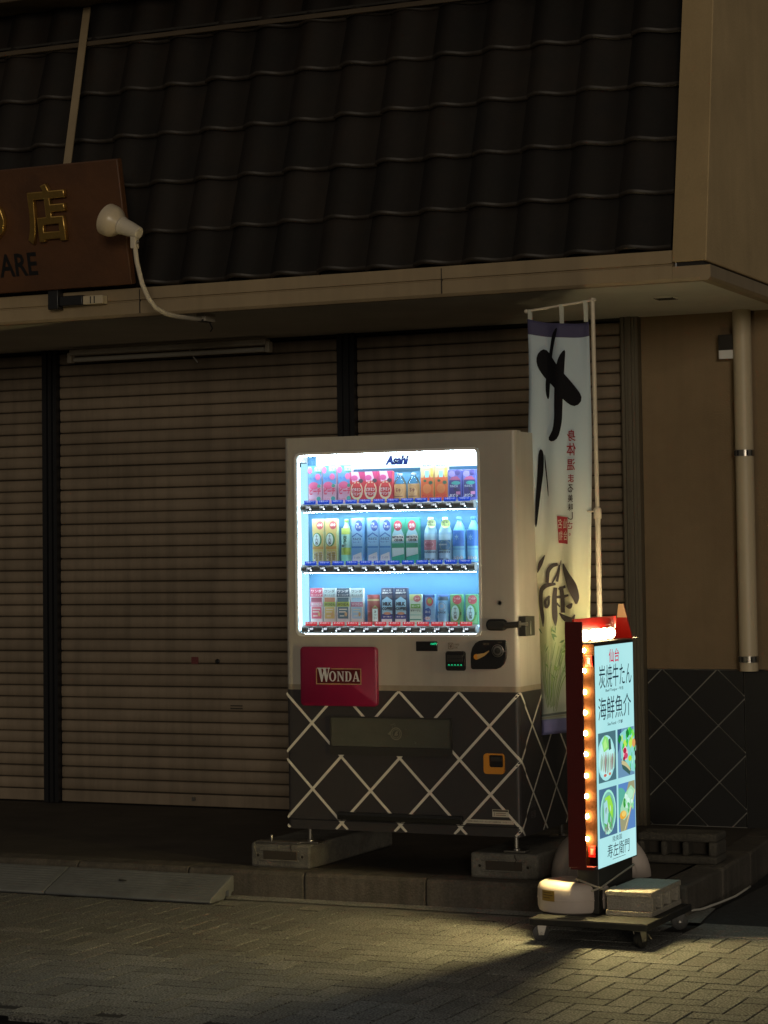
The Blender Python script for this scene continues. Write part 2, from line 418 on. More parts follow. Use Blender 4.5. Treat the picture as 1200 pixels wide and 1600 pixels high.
# three roller shutters, slat by slat
PITCH = .0668
def shutter(x0, x1):
    bk = MB().box(x0, x1, SY+.02, SY+.05, .13, 2.76, M_joint).build('roller_shutter', shop)
    prof = [(SY+.012, 0), (SY-.007, .002), (SY-.0125, .007), (SY-.014, .032), (SY-.0125, .057), (SY-.007, .0625), (SY+.012, .0635)]
    me = MB().prism(prof, x0+.002, x1-.002, M_slat, 0).mesh('slat', .9)
    z = .205
    while z < 2.68:
        o = link('slat', me, bk, loc=(0, random.uniform(-.002, .002), z)); o.rotation_euler = (0, random.uniform(-.0004, .0004), 0); z += PITCH
    MB().box(x0+.002, x1-.002, SY-.018, SY+.018, .135, .2, M_slat).build('bottom_rail', bk, bevel=.004)
    MB().box(x0+.001, x1-.001, SY-.02, SY+.019, z+.004, 2.764, M_dark).build('shutter_header', bk)
    return bk
shutter(-5.5, -2.672); s2 = shutter(-2.571, -.746); shutter(-.639, .904)
MB().lathe([(.014, 0), (.014, .006), (.009, .010), (0, .010)], M_blk, n=14, M=Matrix.Translation((-1.531, SY-.014, .951)) @ Matrix.Rotation(R(90), 4, 'X')).build('shutter_lock', s2)
MB().box(-1.70, -1.655, SY-.0165, SY-.0145, .935, .975, mat('faded_red_sticker', (.13, .03, .03), .6)).build('sticker', s2)
b = MB()
for z in (.685, .70): b.box(-1.45, -1.375, SY-.019, SY-.0145, z, z+.006, M_joint)
b.build('letter_slot', s2)
b = MB().box(-1.70, -1.678, SY-.028, SY-.018, .165, .185, M_steel); b.build('rail_catch', s2)
# eave: soffit, stepped fascia on the street side and along the right
FX, FY = 1.89, .45
b = MB(); b.add([(-9, FY+.04, 2.742), (FX-.04, FY+.04, 2.742), (FX-.04, 6, 2.742), (FX-.04, 6, 2.79), (-9, 6, 2.79), (-9, SY+.3, 2.766), (FX-.04, SY+.3, 2.766)],
                [(0, 1, 6, 5)], M_soffit)
b.add([(-9, FY+.04, 2.80), (FX-.04, FY+.04, 2.80), (FX-.04, 6, 2.80), (-9, 6, 2.80)], [(0, 1, 2, 3)], M_soffit)
b.add([(-9, SY+.29, 2.7655), (FX-.04, SY+.29, 2.7655), (FX-.04, 6, 2.7655), (-9, 6, 2.7655)], [(0, 1, 2, 3)], M_soffit)
b.build('soffit', shop, smooth=0)
fp = [(FY+.05, 2.728), (FY+.012, 2.728), (FY+.006, 2.734), (FY, 2.742), (FY, 2.800), (FY+.007, 2.803), (FY+.007, 2.808), (FY-.003, 2.811), (FY-.003, 2.868), (FY+.05, 2.874)]
b = MB(); b.prism(fp, -9, 1.7145, M_fascia, 0); b.build('fascia', shop, smooth=.3)
fp2 = [(FY+.05, 2.728), (FY+.012, 2.728), (FY+.006, 2.734), (FY, 2.742), (FY, 2.795), (FY+.05, 2.795)]
b = MB(); b.prism(fp2, 1.7155, FX-.05, M_fascia, 0); b.build('fascia', shop, smooth=.3)
b = MB(); b.prism([(FX-.052, 2.728), (FX-.012, 2.728), (FX-.006, 2.734), (FX, 2.742), (FX, 2.795), (FX-.052, 2.795)], FY+.0005, 6, M_fascia, 1); b.build('side_fascia', shop, smooth=.3)
for x in (-3.4, -1.02, .6): MB().box(x, x+.004, FY-.005, FY+.01, 2.742, 2.86, M_joint).build('fascia_joint', shop)
b = MB(); b.lathe([(.0, 0), (.058, 0), (.064, .003), (.064, .008), (0, .008)], M_soffit, c=(1.433, 1.231, 2.744), n=20)
for k in range(4): b.box(1.385, 1.481, 1.19+k*.025, 1.197+k*.025, 2.742, 2.7455, M_joint)
b.build('soffit_vent', shop)
# mansard of S-shaped glazed tiles
TB = Vector((0, .505, 2.872)); U = Vector((0, .265, 1)).normalized(); Nn = Vector((0, -1, .265)).normalized()
b = MB(); a0 = TB-Nn*.02; a1 = TB+U*1.46-Nn*.02
b.add([(-9, a0.y, a0.z), (1.712, a0.y, a0.z), (1.712, a1.y, a1.z), (-9, a1.y, a1.z)], [(0, 1, 2, 3)], M_dark)
roof = b.build('tiled_roof', shop, recalc=False)
def hprof(t): return .038*(.5+.5*math.cos(math.pi*min(abs(t-.24)/(.5 if t > .24 else .34), 1)))+.004*max(0, (t-.74)/.26)**2
ts = [0, .06, .13, .22, .32, .43, .54, .66, .8, .92, 1.03]
vs = []; fs = []; K = len(ts); TL = .30
NR = ((TL, .004), (.016, .0295), (.006, .0285), (.001, .0235), (-.001, .016), (.003, .006))
for t in ts:
    h = hprof(min(t, 1))
    for s_, hh in NR: vs.append(Vector((t*.25, 0, 0))+U*s_+Nn*(h+hh))
Q = len(NR)
for i in range(K-1):
    for k in range(Q-1): fs.append((Q*i+k, Q*i+k+1, Q*i+Q+k+1, Q*i+Q+k))
M_nose = mat('glint_tile_nose', (.034, .025, .018), .52, spec=.5, var=.6, vscale=12)  # lighter colour paints part of the glint along the tile lips
tb = MB(); tb.add(vs, [f for f in fs if f[0] % Q in (0, 4)], M_tile); tb.add(vs, [f for f in fs if f[0] % Q not in (0, 4)], M_nose)
vs2 = [Vector((0, 0, 0))+U*0+Nn*(hprof(0)+.03), U*TL+Nn*(hprof(0)+.004), U*TL-Nn*.02, Nn*-.01]
tb.add(vs2, [(0, 1, 2, 3)], M_tile)
tme = tb.mesh('roof_tile', 1.3)
for rr in range(6):
    for c in range(-19, 7):
        x = -.055+.25*c+.0
        if x+.25 > 1.76 or x < -4.0: continue
        p = TB+U*(.2687*rr+(.0 if rr else 0))
        o = link('roof_tile', tme, roof, loc=(x+random.uniform(-.003, .003), p.y+random.uniform(-.003, .003), p.z+random.uniform(-.004, .004)))
        o.rotation_euler = (random.uniform(-.008, .008), random.uniform(-.008, .008), random.uniform(-.008, .008))
# ridge flashing, dark upper wall and the upper eave
b = MB(); b.box(-9, 1.71, .78, 1.02, 4.19, 4.215, M_timber); b.box(-9, 1.71, .80, 1.02, 4.225, 4.24, M_dark); b.build('ridge_flashing', shop, bevel=.004)
MB().box(-9, 1.71, 1.0, 1.2, 4.1, 6, M_dark).build('upper_wall', shop)
b = MB(); b.box(-9, 1.70, .62, 1.4, 4.43, 4.50, M_timber); b.build('upper_eave', shop, bevel=.006)
# plastered gable wall at the right
def batt(z): return .45+.19*(z-2.81)
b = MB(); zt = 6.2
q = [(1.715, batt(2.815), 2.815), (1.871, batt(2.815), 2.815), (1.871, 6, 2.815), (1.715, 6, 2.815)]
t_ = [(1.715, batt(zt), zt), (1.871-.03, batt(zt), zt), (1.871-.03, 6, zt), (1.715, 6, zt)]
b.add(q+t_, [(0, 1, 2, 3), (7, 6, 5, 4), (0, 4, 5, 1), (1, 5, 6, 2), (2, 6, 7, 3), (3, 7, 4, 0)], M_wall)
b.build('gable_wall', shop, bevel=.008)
b = MB(); b.add([(1.7165, batt(2.82)-.004, 2.817), (1.8685, batt(2.82)-.004, 2.817), (1.8685-.0295, batt(zt)-.004, zt), (1.7165, batt(zt)-.004, zt)], [(0, 1, 2, 3)], mat('darker_render', (.41, .295, .15), .85, streak=.06, var=.22, vscale=1.6, bump=.25, bscale=90)); b.build('gable_end', shop, recalc=False)  # same render, darkened here to balance the stronger light on this face
MB().box(1.73, 1.855, .47, 5.9, 2.79, 2.82, M_dark).build('shadow_gap', shop)
# drainpipe with steel straps
b = MB(); b.tube([(1.562, SY-.065, 2.79), (1.562, SY-.065, .925)], .047, M_pipe, 20); dp = b.build('drainpipe', shop)
for z in (2.03, .985):
    b = MB(); b.lathe([(.049, -.016), (.0505, -.016), (.0505, .016), (.049, .016)], M_steel, c=(1.562, SY-.065, z), n=24)
    b.box(1.552, 1.572, SY-.12, SY-.113, z-.012, z+.012, M_steel); b.box(1.556, 1.568, SY-.02, SY+.002, z-.01, z+.01, M_steel)
    for k in range(5):
        t = -2.5+.5*k; b.box(1.562+.05*math.cos(t)-.004, 1.562+.05*math.cos(t)+.004, SY-.065+.05*math.sin(t)-.004, SY-.065+.05*math.sin(t)+.003, z-.013, z+.013, M_post)
    b.build('pipe_strap', dp)
b = MB(); b.box(1.437, 1.525, SY-.07, SY, 2.56, 2.64, M_dark); b.box(1.44, 1.523, SY-.074, SY-.0705, 2.515, 2.56, M_white); b.build('outlet_box', shop, bevel=.005)

# ================================================================== FIXTURES ON THE SHOP
t = thing('fluorescent_light', 'long unlit fluorescent tube fixture under the eave above the middle shutter', 'light', (-1.76, 2.0, 2.70))
b = MB(); b.box(-.64, .64, -.03, .03, .012, .045, M_lampw); b.build('housing', t, bevel=.005)
b = MB(); b.tube([(-.62, 0, -.012), (.62, 0, -.012)], .014, mat('milky_tube', (.62, .58, .50), .25), 12); b.build('tube', t)
for s in (-1, 1): MB().box(s*.645-.014, s*.645+.014, -.022, .022, -.03, .03, M_lampw).build('end_socket', t, bevel=.004)
MB().tube([(.12, .03, .02), (.14, .05, -.03), (.17, .04, -.06)], .004, M_cable, 6).build('loose_wire', t)

# carved wooden sign board leaning out over the fascia
sg = thing('shop_sign_board', 'brown wooden sign board with gold relief characters above the fascia', 'sign', (-1.01, .36, 2.875))
up = Vector((0, -.13, .60)).normalized(); nf = Vector((0, -.60, -.13)).normalized()
def SP(u, v, d): p = Vector((u, 0, 0))+up*v+nf*d; return (p.x, p.y, p.z)
b = MB(); vs = [SP(u, v, d) for u in (-2.6, 0) for v in (0, .615) for d in (-.045, 0)]
b.add(vs, [(0, 1, 3, 2), (4, 6, 7, 5), (0, 4, 5, 1), (2, 3, 7, 6), (0, 2, 6, 4), (1, 5, 7, 3)], M_wood); b.build('board', sg, bevel=.006)
def relief(body, cu, cv, w, h, m, depth, off=0.):
    cu_ = bpy.data.curves.new('t', 'FONT'); cu_.body = body; cu_.size = 1; cu_.offset = off; cu_.extrude = .02; cu_.bevel_depth = .016; cu_.bevel_resolution = 2; cu_.resolution_u = 3
    ob = bpy.data.objects.new('t', cu_); COL.objects.link(ob); dg = bpy.context.evaluated_depsgraph_get()
    me = bpy.data.meshes.new_from_object(ob.evaluated_get(dg)); bpy.data.objects.remove(ob)
    xs = [v.co.x for v in me.vertices]; ys = [v.co.y for v in me.vertices]; zs = [v.co.z for v in me.vertices]
    x0, x1, y0, y1, z0, z1 = min(xs), max(xs), min(ys), max(ys), min(zs), max(zs)
    for v in me.vertices:
        v.co = SP(cu+(v.co.x-(x0+x1)/2)/(x1-x0)*w, cv+(v.co.y-(y0+y1)/2)/(y1-y0)*h, .001+(v.co.z-z0)/(z1-z0)*depth)
    me.materials.clear(); me.materials.append(m); me.polygons.foreach_set('material_index', [0]*len(me.polygons))
    return link('gold_character', me, sg)
relief('店', -.425, .380, .24, .295, M_gold, .032, .014)
relief('の', -.775, .365, .21, .21, M_gold, .032, .014)
b = MB(); P3 = lambda u, v, d: SP(u, v, d+.002)
b.text('ARE', -.640, .138, .225, .115, P3, 0, M_blk, off=.02); b.text('SQU', -.915, .138, .23, .115, P3, 0, M_blk, off=.02); b.build('lettering', sg)
b = MB(); b.tube([(-.31, -.11, .60), (-.60, .60, 1.62)], .0, M_timber, 4)
b = MB(); d_ = (Vector((-.62, .62, 1.66))-Vector((-.30, -.11, .595))); p0 = Vector((-.30, -.11, .595)); sd = Vector((1, 0, 0)); nn = d_.cross(sd).normalized()
vs = []
for p in (p0, p0+d_):
    for a, c in ((-.022, 0), (.022, 0), (.022, .006), (-.012, .006), (-.012, .035), (-.022, .035)): vs.append(p+sd*a+nn*c)
b.add(vs, [tuple(range(6)), tuple(range(11, 5, -1))]+[(i, (i+1) % 6, (i+1) % 6+6, i+6) for i in range(6)], M_fascia); b.build('stay_bar', sg, smooth=0)
b = MB(); b.box(-.50, -.44, .02, .07, -.095, .02, M_post); b.box(-.44, -.305, .03, .085, -.08, -.03, M_post); b.build('board_bracket', sg, bevel=.004)
b = MB(); b.box(-.303, -.19, .035, .08, -.078, -.036, M_pipe); b.box(-.262, -.256, .033, .036, -.075, -.04, M_post); b.box(-.24, -.234, .033, .036, -.075, -.04, M_post); b.build('wire_sleeve', sg, bevel=.004)

# spotlight on a bent arm
sp = thing('spotlight', 'white spotlight on a bent arm pointing at the wooden sign', 'spotlight', (-.765, .66, 2.722))
pts = [(-.005, -.005, -.005), (0, -.12, -.014), (0, -.30, -.018), (-.005, -.39, -.012), (-.02, -.46, .012), (-.035, -.50, .055), (-.05, -.53, .12), (-.06, -.56, .22), (-.062, -.575, .30)]
b = MB(); b.tube(pts, .0115, M_lampw, 10); b.build('arm', sp)
b = MB(); b.box(-.025, .025, -.05, .05, -.018, .022, M_lampw); b.box(-.016, .016, -.055, .03, -.022, -.010, M_post); b.tube([(.01, .02, -.02), (.02, .03, -.05), (.005, .035, -.065)], .004, M_post, 6); b.build('wall_mount', sp, bevel=.003)
b = MB(); b.box(-.078, -.05, -.592, -.555, .285, .345, M_lampw); b.tube([(-.085, -.573, .315), (-.04, -.573, .315)], .009, M_steel, 8); b.build('swivel', sp, bevel=.004)
hd = Vector((-.80, .05, .36)).normalized(); rot = hd.to_track_quat('Z', 'Y').to_matrix().to_4x4()
Mh = Matrix.Translation((-.035, -.575, .355)) @ rot @ Matrix.Scale(1.12, 4)
b = MB(); b.lathe([(0, 0), (.022, 0), (.027, .004), (.033, .05), (.036, .09), (.040, .098), (.038, .104)], M_lampw, n=22, M=Mh); b.build('lamp_holder', sp)
b = MB(); b.lathe([(.038, .104), (.046, .115), (.062, .135), (.068, .15), (.070, .165), (.070, .182), (.060, .190), (0, .196)], mat('reflector_bulb', (.60, .50, .36), .3, var=.15, vscale=12), n=24, M=Mh); b.build('reflector_lamp', sp)

# ================================================================== VENDING MACHINE
VW, VD, VH, VZ = 1.133, .70, 1.76, .31
vm = thing('vending_machine', 'beige drinks vending machine with lit display and black diamond lower wrap', 'vending machine', (0, 0, VZ))
wx0, wx1, wz0, wz1 = .06, .957, .869, 1.686
rc = .022
def arc(cx, cy, a0, a1, n=5): return [(cx+rc*math.cos(R(a0+(a1-a0)*i/n)), cy+rc*math.sin(R(a0+(a1-a0)*i/n))) for i in range(n+1)]
prof = [(0, .062)]+arc(rc, rc, 180, 270)+[(wx0, 0), (wx1, 0)]+arc(VW-rc, rc, 270, 360)+[(VW, .062)]
zl = [0, .05, .623, .647, wz0, wz1, VH]
b = MB()
for i in range(len(zl)-1):
    m = M_wrap if zl[i+1] <= .6231 else M_strip if zl[i+1] <= .648 else M_beige
    for k in range(len(prof)-1):
        if prof[k] == (wx0, 0) and zl[i] == wz0: continue
        (xa, ya), (xb, yb) = prof[k], prof[k+1]
        b.add([(xa, ya, zl[i]), (xb, yb, zl[i]), (xb, yb, zl[i+1]), (xa, ya, zl[i+1])], [(0, 1, 2, 3)], m)
n = len(prof)
b.add([(x, y, VH) for x, y in prof], [tuple(range(n))], M_beige); b.add([(x, y, 0) for x, y in prof], [tuple(range(n))], M_wrap)
b.build('door', vm, smooth=.5)
b = MB()
for z0, z1, m in ((0, .623, M_wrap), (.623, .647, M_strip), (.647, VH-.004, M_beige)):
    b.add([(x, y, z) for z in (z0, z1) for x, y in ((.004, .068), (VW-.004, .068), (VW-.004, VD), (.004, VD))], [(0, 4, 7, 3), (1, 2, 6, 5), (3, 7, 6, 2)], m)
b.add([(.004, .068, VH-.004), (VW-.004, .068, VH-.004), (VW-.004, VD, VH-.004), (.004, VD, VH-.004)], [(0, 1, 2, 3)], M_beige)
b.add([(.004, .068, 0), (VW-.004, .068, 0), (VW-.004, VD, 0), (.004, VD, 0)], [(3, 2, 1, 0)], M_wrap)
b.build('cabinet', vm, smooth=.5)
# lit display niche
DD = .125
b = MB()
b.add([(wx0, .001, wz0), (wx0, DD, wz0), (wx0, DD, wz1), (wx0, .001, wz1)], [(0, 1, 2, 3)], M_white)
b.add([(wx1, .001, wz0), (wx1, DD, wz0), (wx1, DD, wz1), (wx1, .001, wz1)], [(3, 2, 1, 0)], M_white)
b.add([(wx0, .001, wz0), (wx1, .001, wz0), (wx1, DD, wz0), (wx0, DD, wz0)], [(0, 1, 2, 3)], M_white)
b.add([(wx0, .001, wz1), (wx1, .001, wz1), (wx1, DD, wz1), (wx0, DD, wz1)], [(3, 2, 1, 0)], M_white)
b.add([(wx0, DD, wz0), (wx1, DD, wz0), (wx1, DD, wz1), (wx0, DD, wz1)], [(0, 1, 2, 3)], M_back)
niche = b.build('display_niche', vm, recalc=False, smooth=0)
LEDC = (.52, .80, 1.0)
G_top = glow('led_header', (.80, .94, 1.0), 2.6)
G_side = glow('led_side', (.42, .78, 1.0), 1.3)
G_bar = glow('led_strip', (.50, .80, 1.0), 2.6); G_bar2 = glow('led_strip_front', (.76, .92, 1.0), 62)
MB().box(wx0+.055, wx1-.003, .100, DD-.002, wz1-.070, wz1-.004, G_top).build('lit_header', niche)
for xa, xb in ((wx0+.0015, wx0+.004), (wx1-.004, wx1-.0015)): MB().box(xa, xb, .03, DD-.01, wz0+.02, wz1-.035, G_side).build('led_side_strip', niche)
MB().box(wx0+.01, wx1-.01, .013, .026, wz1-.010, wz1-.0055, glow('led_front', (.76, .92, 1.0), 62)).build('led_front_strip', niche)
for xa in (wx0+.0055, wx1-.0115): MB().box(xa, xa+.006, .0135, .024, wz0+.02, wz1-.02, glow('led_edge', (.60, .86, 1.0), 9)).build('led_edge_strip', niche)
b = MB(); b.box(wx0+.004, wx0+.05, .012, .016, wz1-.042, wz1-.038, M_blk); b.box(wx0+.014, wx0+.02, .012, .016, wz1-.06, wz1-.038, M_blk); b.build('hinge_clip', niche)
b = MB()   # maker's name on the header
PF = lambda u, v, d: (u, .0985-d, v)
b.text('Asahi', .522, 1.650,   .110, .042, PF, 0, mat('logo_blue', (.001, .010, .07), .6, spec=.1), off=.07, slant=.22)
b.build('header_logo', niche)
# bezel with rounded corners, front glass
def rr(x0, x1, z0, z1, r, n=6):
    o = []
    for cx, cz, a in ((x1-r, z1-r, 0), (x0+r, z1-r, 90), (x0+r, z0+r, 180), (x1-r, z0+r, 270)):
        for i in range(n+1): t = R(a+90*i/n); o.append((cx+r*math.cos(t), cz+r*math.sin(t)))
    return o
def ring(b, o, i, y0, y1, m):
    n = len(o)
    vs = [(x, y0, z) for x, z in o]+[(x, y0, z) for x, z in i]+[(x, y1, z) for x, z in o]+[(x, y1, z) for x, z in i]
    fs = []
    for k in range(n):
        j = (k+1) % n; fs += [(k, j, n+j, n+k), (k, 2*n+k, 2*n+j, j), (n+k, n+j, 3*n+j, 3*n+k)]
    b.add(vs, fs, m)
b = MB(); ring(b, rr(wx0-.006, wx1+.006, wz0-.006, wz1+.006, .03), rr(wx0+.005, wx1-.005, wz0+.005, wz1-.005, .022), -.004, .012, M_white); b.build('display_bezel', vm)
b = MB(); b.box(wx0+.004, wx1-.004, .006, .009, wz0+.004, wz1-.004, M_glass); b.build('display_glass', vm)
# three button bars with buttons and price cards
M_btn = mat('button_black', (.012, .012, .014), .5); G_num = glow('button_digits', (.85, .92, 1.0), 1.1); G_dot = glow('button_lamp', (.9, .95, 1), 2.2)
M_blue = mat('cold_card', (.008, .06, .60), .5, emit=(.006, .05, .48), estr=.8); M_redc = mat('hot_card', (.80, .05, .07), .5, emit=(.6, .04, .05), estr=.6); M_wtxt = mat('card_white', (.75, .75, .75), .5, emit=(.6, .7, .8), estr=.8)
_bt = {}
def button(price, low):
    if (price, low) in _bt: return _bt[(price, low)]
    b = MB(); b.ball((0, 0, 0), .021, M_btn, 14, 8, (1, .5, .72))
    P = lambda u, v, d: (u, -.0105*math.sqrt(max(.02, 1-(u/.021)**2-(v/.0151)**2))-.0008-d, v)
    b.text(price, -.002 if not low else .004, .0035, .022, .0100, P, 0, G_num, off=.035)
    b.ell(.0085 if not low else -.006, -.0055, .0042, .0036, P, .0002, G_dot, 10)
    _bt[(price, low)] = b.mesh('select_button', .7); return _bt[(price, low)]
BARS = [(1.442, ['150']*2+['150']+['150']*4+['160']*5, M_blue, 'つめた〜い'), (1.1665, ['160']*8+['140', '140', '130', '130'], M_blue, 'つめた〜い'), (.8935, ['140']*4+['130', '140', '140', '150', '160', '160', '140', '140'], M_redc, 'あったか〜い')]
for bi, (bz, prices, cm, word) in enumerate(BARS):
    b = MB(); b.tube([(.068, .034, bz), (.072, .034, bz), (.925, .034, bz), (.930, .034, bz)], [.013, .0198, .0198, .013], M_bar, 16)
    bar = b.build('button_bar', vm)
    b = MB(); b.box(.075, .925, .045, .115, bz+.0185, bz+.0205, M_white); b.build('shelf_plate', bar)
    b = MB(); b.box(.08, .92, .100, .112, bz+.010, bz+.0165, G_bar); b.box(.08, .92, .034, .048, bz-.0205, bz-.0185, G_bar2); b.build('led_strip', bar)
    for k in range(12):
        x = .119+k*.0690
        link('select_button', button(prices[k], bi == 2), bar, loc=(x, .019, bz-.001))
        c = MB(); Pc = lambda u, v, d: (u, .0225-d, v)
        c.box(x-.0285, x+.0285, .0225, .0245, bz+.0125, bz+.0335, cm); c.text(word, x, bz+.0285, .046, .0085, Pc, .0006, M_wtxt, off=.02, res=1); c.build('price_card', bar)
# wrap lines, unwrapped round the corner onto the side
aw = math.pi*rc/2
def VP(s, z, d):
    if s <= VW-rc: return (s, -d, z)
    s2 = s-(VW-rc)
    if s2 < aw: a = -math.pi/2+s2/rc; return (VW-rc+(rc+d)*math.cos(a), rc+(rc+d)*math.sin(a), z)
    y = rc+s2-aw
    return (VW+d-(.004 if y > .065 else 0), y, z)
TOT = VW-rc+aw+VD-rc
A_, B_ = .1437, .1475
b = MB(); hw = .0059
def tape(s0, z0, s1, z1, dd):
    n = max(2, int(abs(s1-s0)/.012)); dx, dz = s1-s0, z1-z0; l = math.hypot(dx, dz); nx, nz = -dz/l*hw, dx/l*hw; vs = []
    for i in range(n+1):
        t = i/n; s, z = s0+dx*t, z0+dz*t; vs += [VP(min(TOT, max(0, s+nx)), min(.6225, max(.002, z+nz)), dd), VP(min(TOT, max(0, s-nx)), min(.6225, max(.002, z-nz)), dd)]
    b.add(vs, [(2*i, 2*i+2, 2*i+3, 2*i+1) for i in range(n)], M_tape)
for k in range(-12, 12):
    for sgn, dd in ((1, .0008), (-1, .0012)):
        sk = .56+2*A_*k       # passes through (sk, .622)
        s0, z0, s1, z1 = sk, .622, sk+sgn*A_/B_*.62, .002
        if s0 > s1: s0, z0, s1, z1 = s1, z1, s0, z0
        if s1 <= 0 or s0 >= TOT: continue
        if s0 < 0: t = -s0/(s1-s0); s0, z0 = 0, z0+(z1-z0)*t
        if s1 > TOT: t = (TOT-s0)/(s1-s0); s1, z1 = TOT, z0+(z1-z0)*t
        tape(s0, z0, s1, z1, dd)
b.build('wrap_lines', vm, smooth=0, recalc=False)
VF = lambda u, v, d: (u, -d, v)
# door seams along the base
b = MB(); b.box(.005, VW-.012, -.0022, .002, .0405, .0445, M_blk); b.build('base_seam', vm)
# advertising panel
b = MB(); o = rr(.083, .462, .553, .817, .018)
nO = len(o); o2 = rr(.089, .456, .559, .811, .014)
b.add([(x, 0, z) for x, z in o]+[(x, -.018, z) for x, z in o]+[(x, -.022, z) for x, z in o2], [(k, (k+1) % nO, nO+(k+1) % nO, nO+k) for k in range(nO)]+[(nO+k, nO+(k+1) % nO, 2*nO+(k+1) % nO, 2*nO+k) for k in range(nO)]+[tuple(range(2*nO, 3*nO))], M_crim)
ad = b.build('advert_panel', vm)
P2 = lambda u, v, d: (u, -.0222-d, v)
b = MB(); M_gild = mat('gilt_border', (.42, .25, .13), .4)
b.rect(.163, .388, .649, .721, P2, .0004, M_gild); b.rect(.168, .383, .6535, .7165, P2, .0008, mat('deep_crimson', (.085, .004, .008), .4)); b.rect(.170, .238, .7155, .7265, P2, .0010, M_crim)
# serif capitals built letter by letter
def caps(b, x, z, w, h, ch, P, d, m):
    def pl(p): b.poly([(x+a*w, z+c*h) for a, c in p], P, d, m)
    if ch == 'W':
        pl([(-.03, 1), (.40, 1), (.40, .94), (.31, .93), (.40, .45), (.50, .80), (.46, .93), (.40, .94), (.40, 1), (.78, 1), (.78, .94), (.70, .92), (.79, .42), (.90, .92), (.82, .94), (.82, 1), (1.05, 1), (1.05, .94), (.98, .92), (.78, 0), (.68, 0), (.53, .58), (.40, 0), (.30, 0), (.06, .93), (-.03, .94)])
    if ch == 'O':
        N_ = 18
        ou = [(.5+.5*math.cos(2*math.pi*i/N_), .5+.53*math.sin(2*math.pi*i/N_)) for i in range(N_)]; inn = [(.5+.24*math.cos(2*math.pi*i/N_), .5+.44*math.sin(2*math.pi*i/N_)) for i in range(N_)]
        b.add([P(x+a*w, z+c*h, d) for a, c in ou+inn], [(i, (i+1) % N_, N_+(i+1) % N_, N_+i) for i in range(N_)], m)
    if ch == 'N':
        pl([(0, 1), (.34, 1), (.76, .36), (.76, .93), (.64, .95), (.64, 1), (1, 1), (1, .95), (.89, .93), (.89, 0), (.76, 0), (.22, .80), (.22, .07), (.34, .05), (.34, 0), (0, 0), (0, .05), (.10, .07), (.10, .93), (0, .95)])
    if ch == 'D':
        pl([(0, 1), (.5, 1), (.5, .94), (.36, .94), (.36, .06), (.5, .06), (.5, 0), (0, 0), (0, .06), (.1, .07), (.1, .93), (0, .94)])
        N_ = 12; ou = [(.5+.5*math.cos(-math.pi/2+math.pi*i/N_), .5+.5*math.sin(-math.pi/2+math.pi*i/N_)) for i in range(N_+1)]; inn = [(.5+.2*math.cos(-math.pi/2+math.pi*i/N_), .5+.44*math.sin(-math.pi/2+math.pi*i/N_)) for i in range(N_+1)]
        b.add([P(x+a*w, z+c*h, d) for a, c in ou+inn], [(i, i+1, N_+2+i, N_+1+i) for i in range(N_)], m)
    if ch == 'A':
        pl([(.42, 1.02), (.58, 1.02), (.93, .07), (1, .05), (1, 0), (.56, 0), (.56, .05), (.66, .07), (.60, .27), (.30, .27), (.23, .07), (.33, .05), (.33, 0), (0, 0), (0, .05), (.10, .07)])
        b.poly([(x+a*w, z+c*h) for a, c in [(.33, .35), (.57, .35), (.46, .74)]], P, d+.0004, mat('deep_crimson'))
M_silv = mat('silver_letter', (.52, .52, .55), .4)
caps(b, .171, .6605, .060, .063, 'W', P2, .0014, M_silv)
for x, w, ch in ((.228, .036, 'O'), (.268, .036, 'N'), (.3075, .033, 'D'), (.3445, .036, 'A')): caps(b, x, .6635, w, .044, ch, P2, .0014, M_silv)
b.build('advert_print', ad, smooth=0, recalc=False)
# credit display, card icon, bill slot
G_green = glow('green_led', (.02, .75, .30), .9)
b = MB(); b.box(.647, .751, -.004, .002, .799, .842, M_blk); dsp = b.build('price_display', vm, bevel=.003)
b = MB(); b.text('150円', .733, .831, .028, .010, VF, .0045, G_green, off=.03); b.build('display_digits', dsp)
b = MB(); PI = lambda u, v, d: (u, -.001-d, v); M_ink = mat('dark_ink', (.05, .04, .03), .5); M_ink2 = mat('brown_ink', (.16, .12, .08), .5)
ring(b, rr(.801, .826, .808, .836, .004, 3), rr(.8035, .8235, .8105, .8335, .003, 3), -.0014, -.0006, M_ink2); b.text('¥', .8135, .822, .014, .018, PI, .0005, M_ink2, off=.02); b.text('1000\nOK', .842, .822, .024, .022, PI, .0005, M_ink2, off=.01); b.build('bill_icon', vm)
b = MB(); o = rr(.787, .884, .714, .800, .012); nO = len(o); o2 = rr(.791, .880, .718, .796, .010)
b.add([(x, 0, z) for x, z in o]+[(x, -.008, z) for x, z in o2], [(k, (k+1) % nO, nO+(k+1) % nO, nO+k) for k in range(nO)]+[tuple(range(nO, 2*nO))], M_blk)
bill = b.build('bill_slot', vm)
b = MB(); b.box(.799, .872, -.0135, -.0085, .752, .782, M_blk2); b.box(.803, .868, -.0145, -.0138, .766, .769, M_blk); b.build('slot_mouth', bill, bevel=.002)
b = MB()
for k in range(5): b.poly([(.802+k*.0145, .738), (.812+k*.0145, .738), (.807+k*.0145, .7435)], VF, .0092, G_green)
b.rect(.80, .871, .7325, .7355, VF, .0092, mat('green_led_dim', (.01, .12, .05), .5)); b.build('slot_lights', bill, recalc=False)
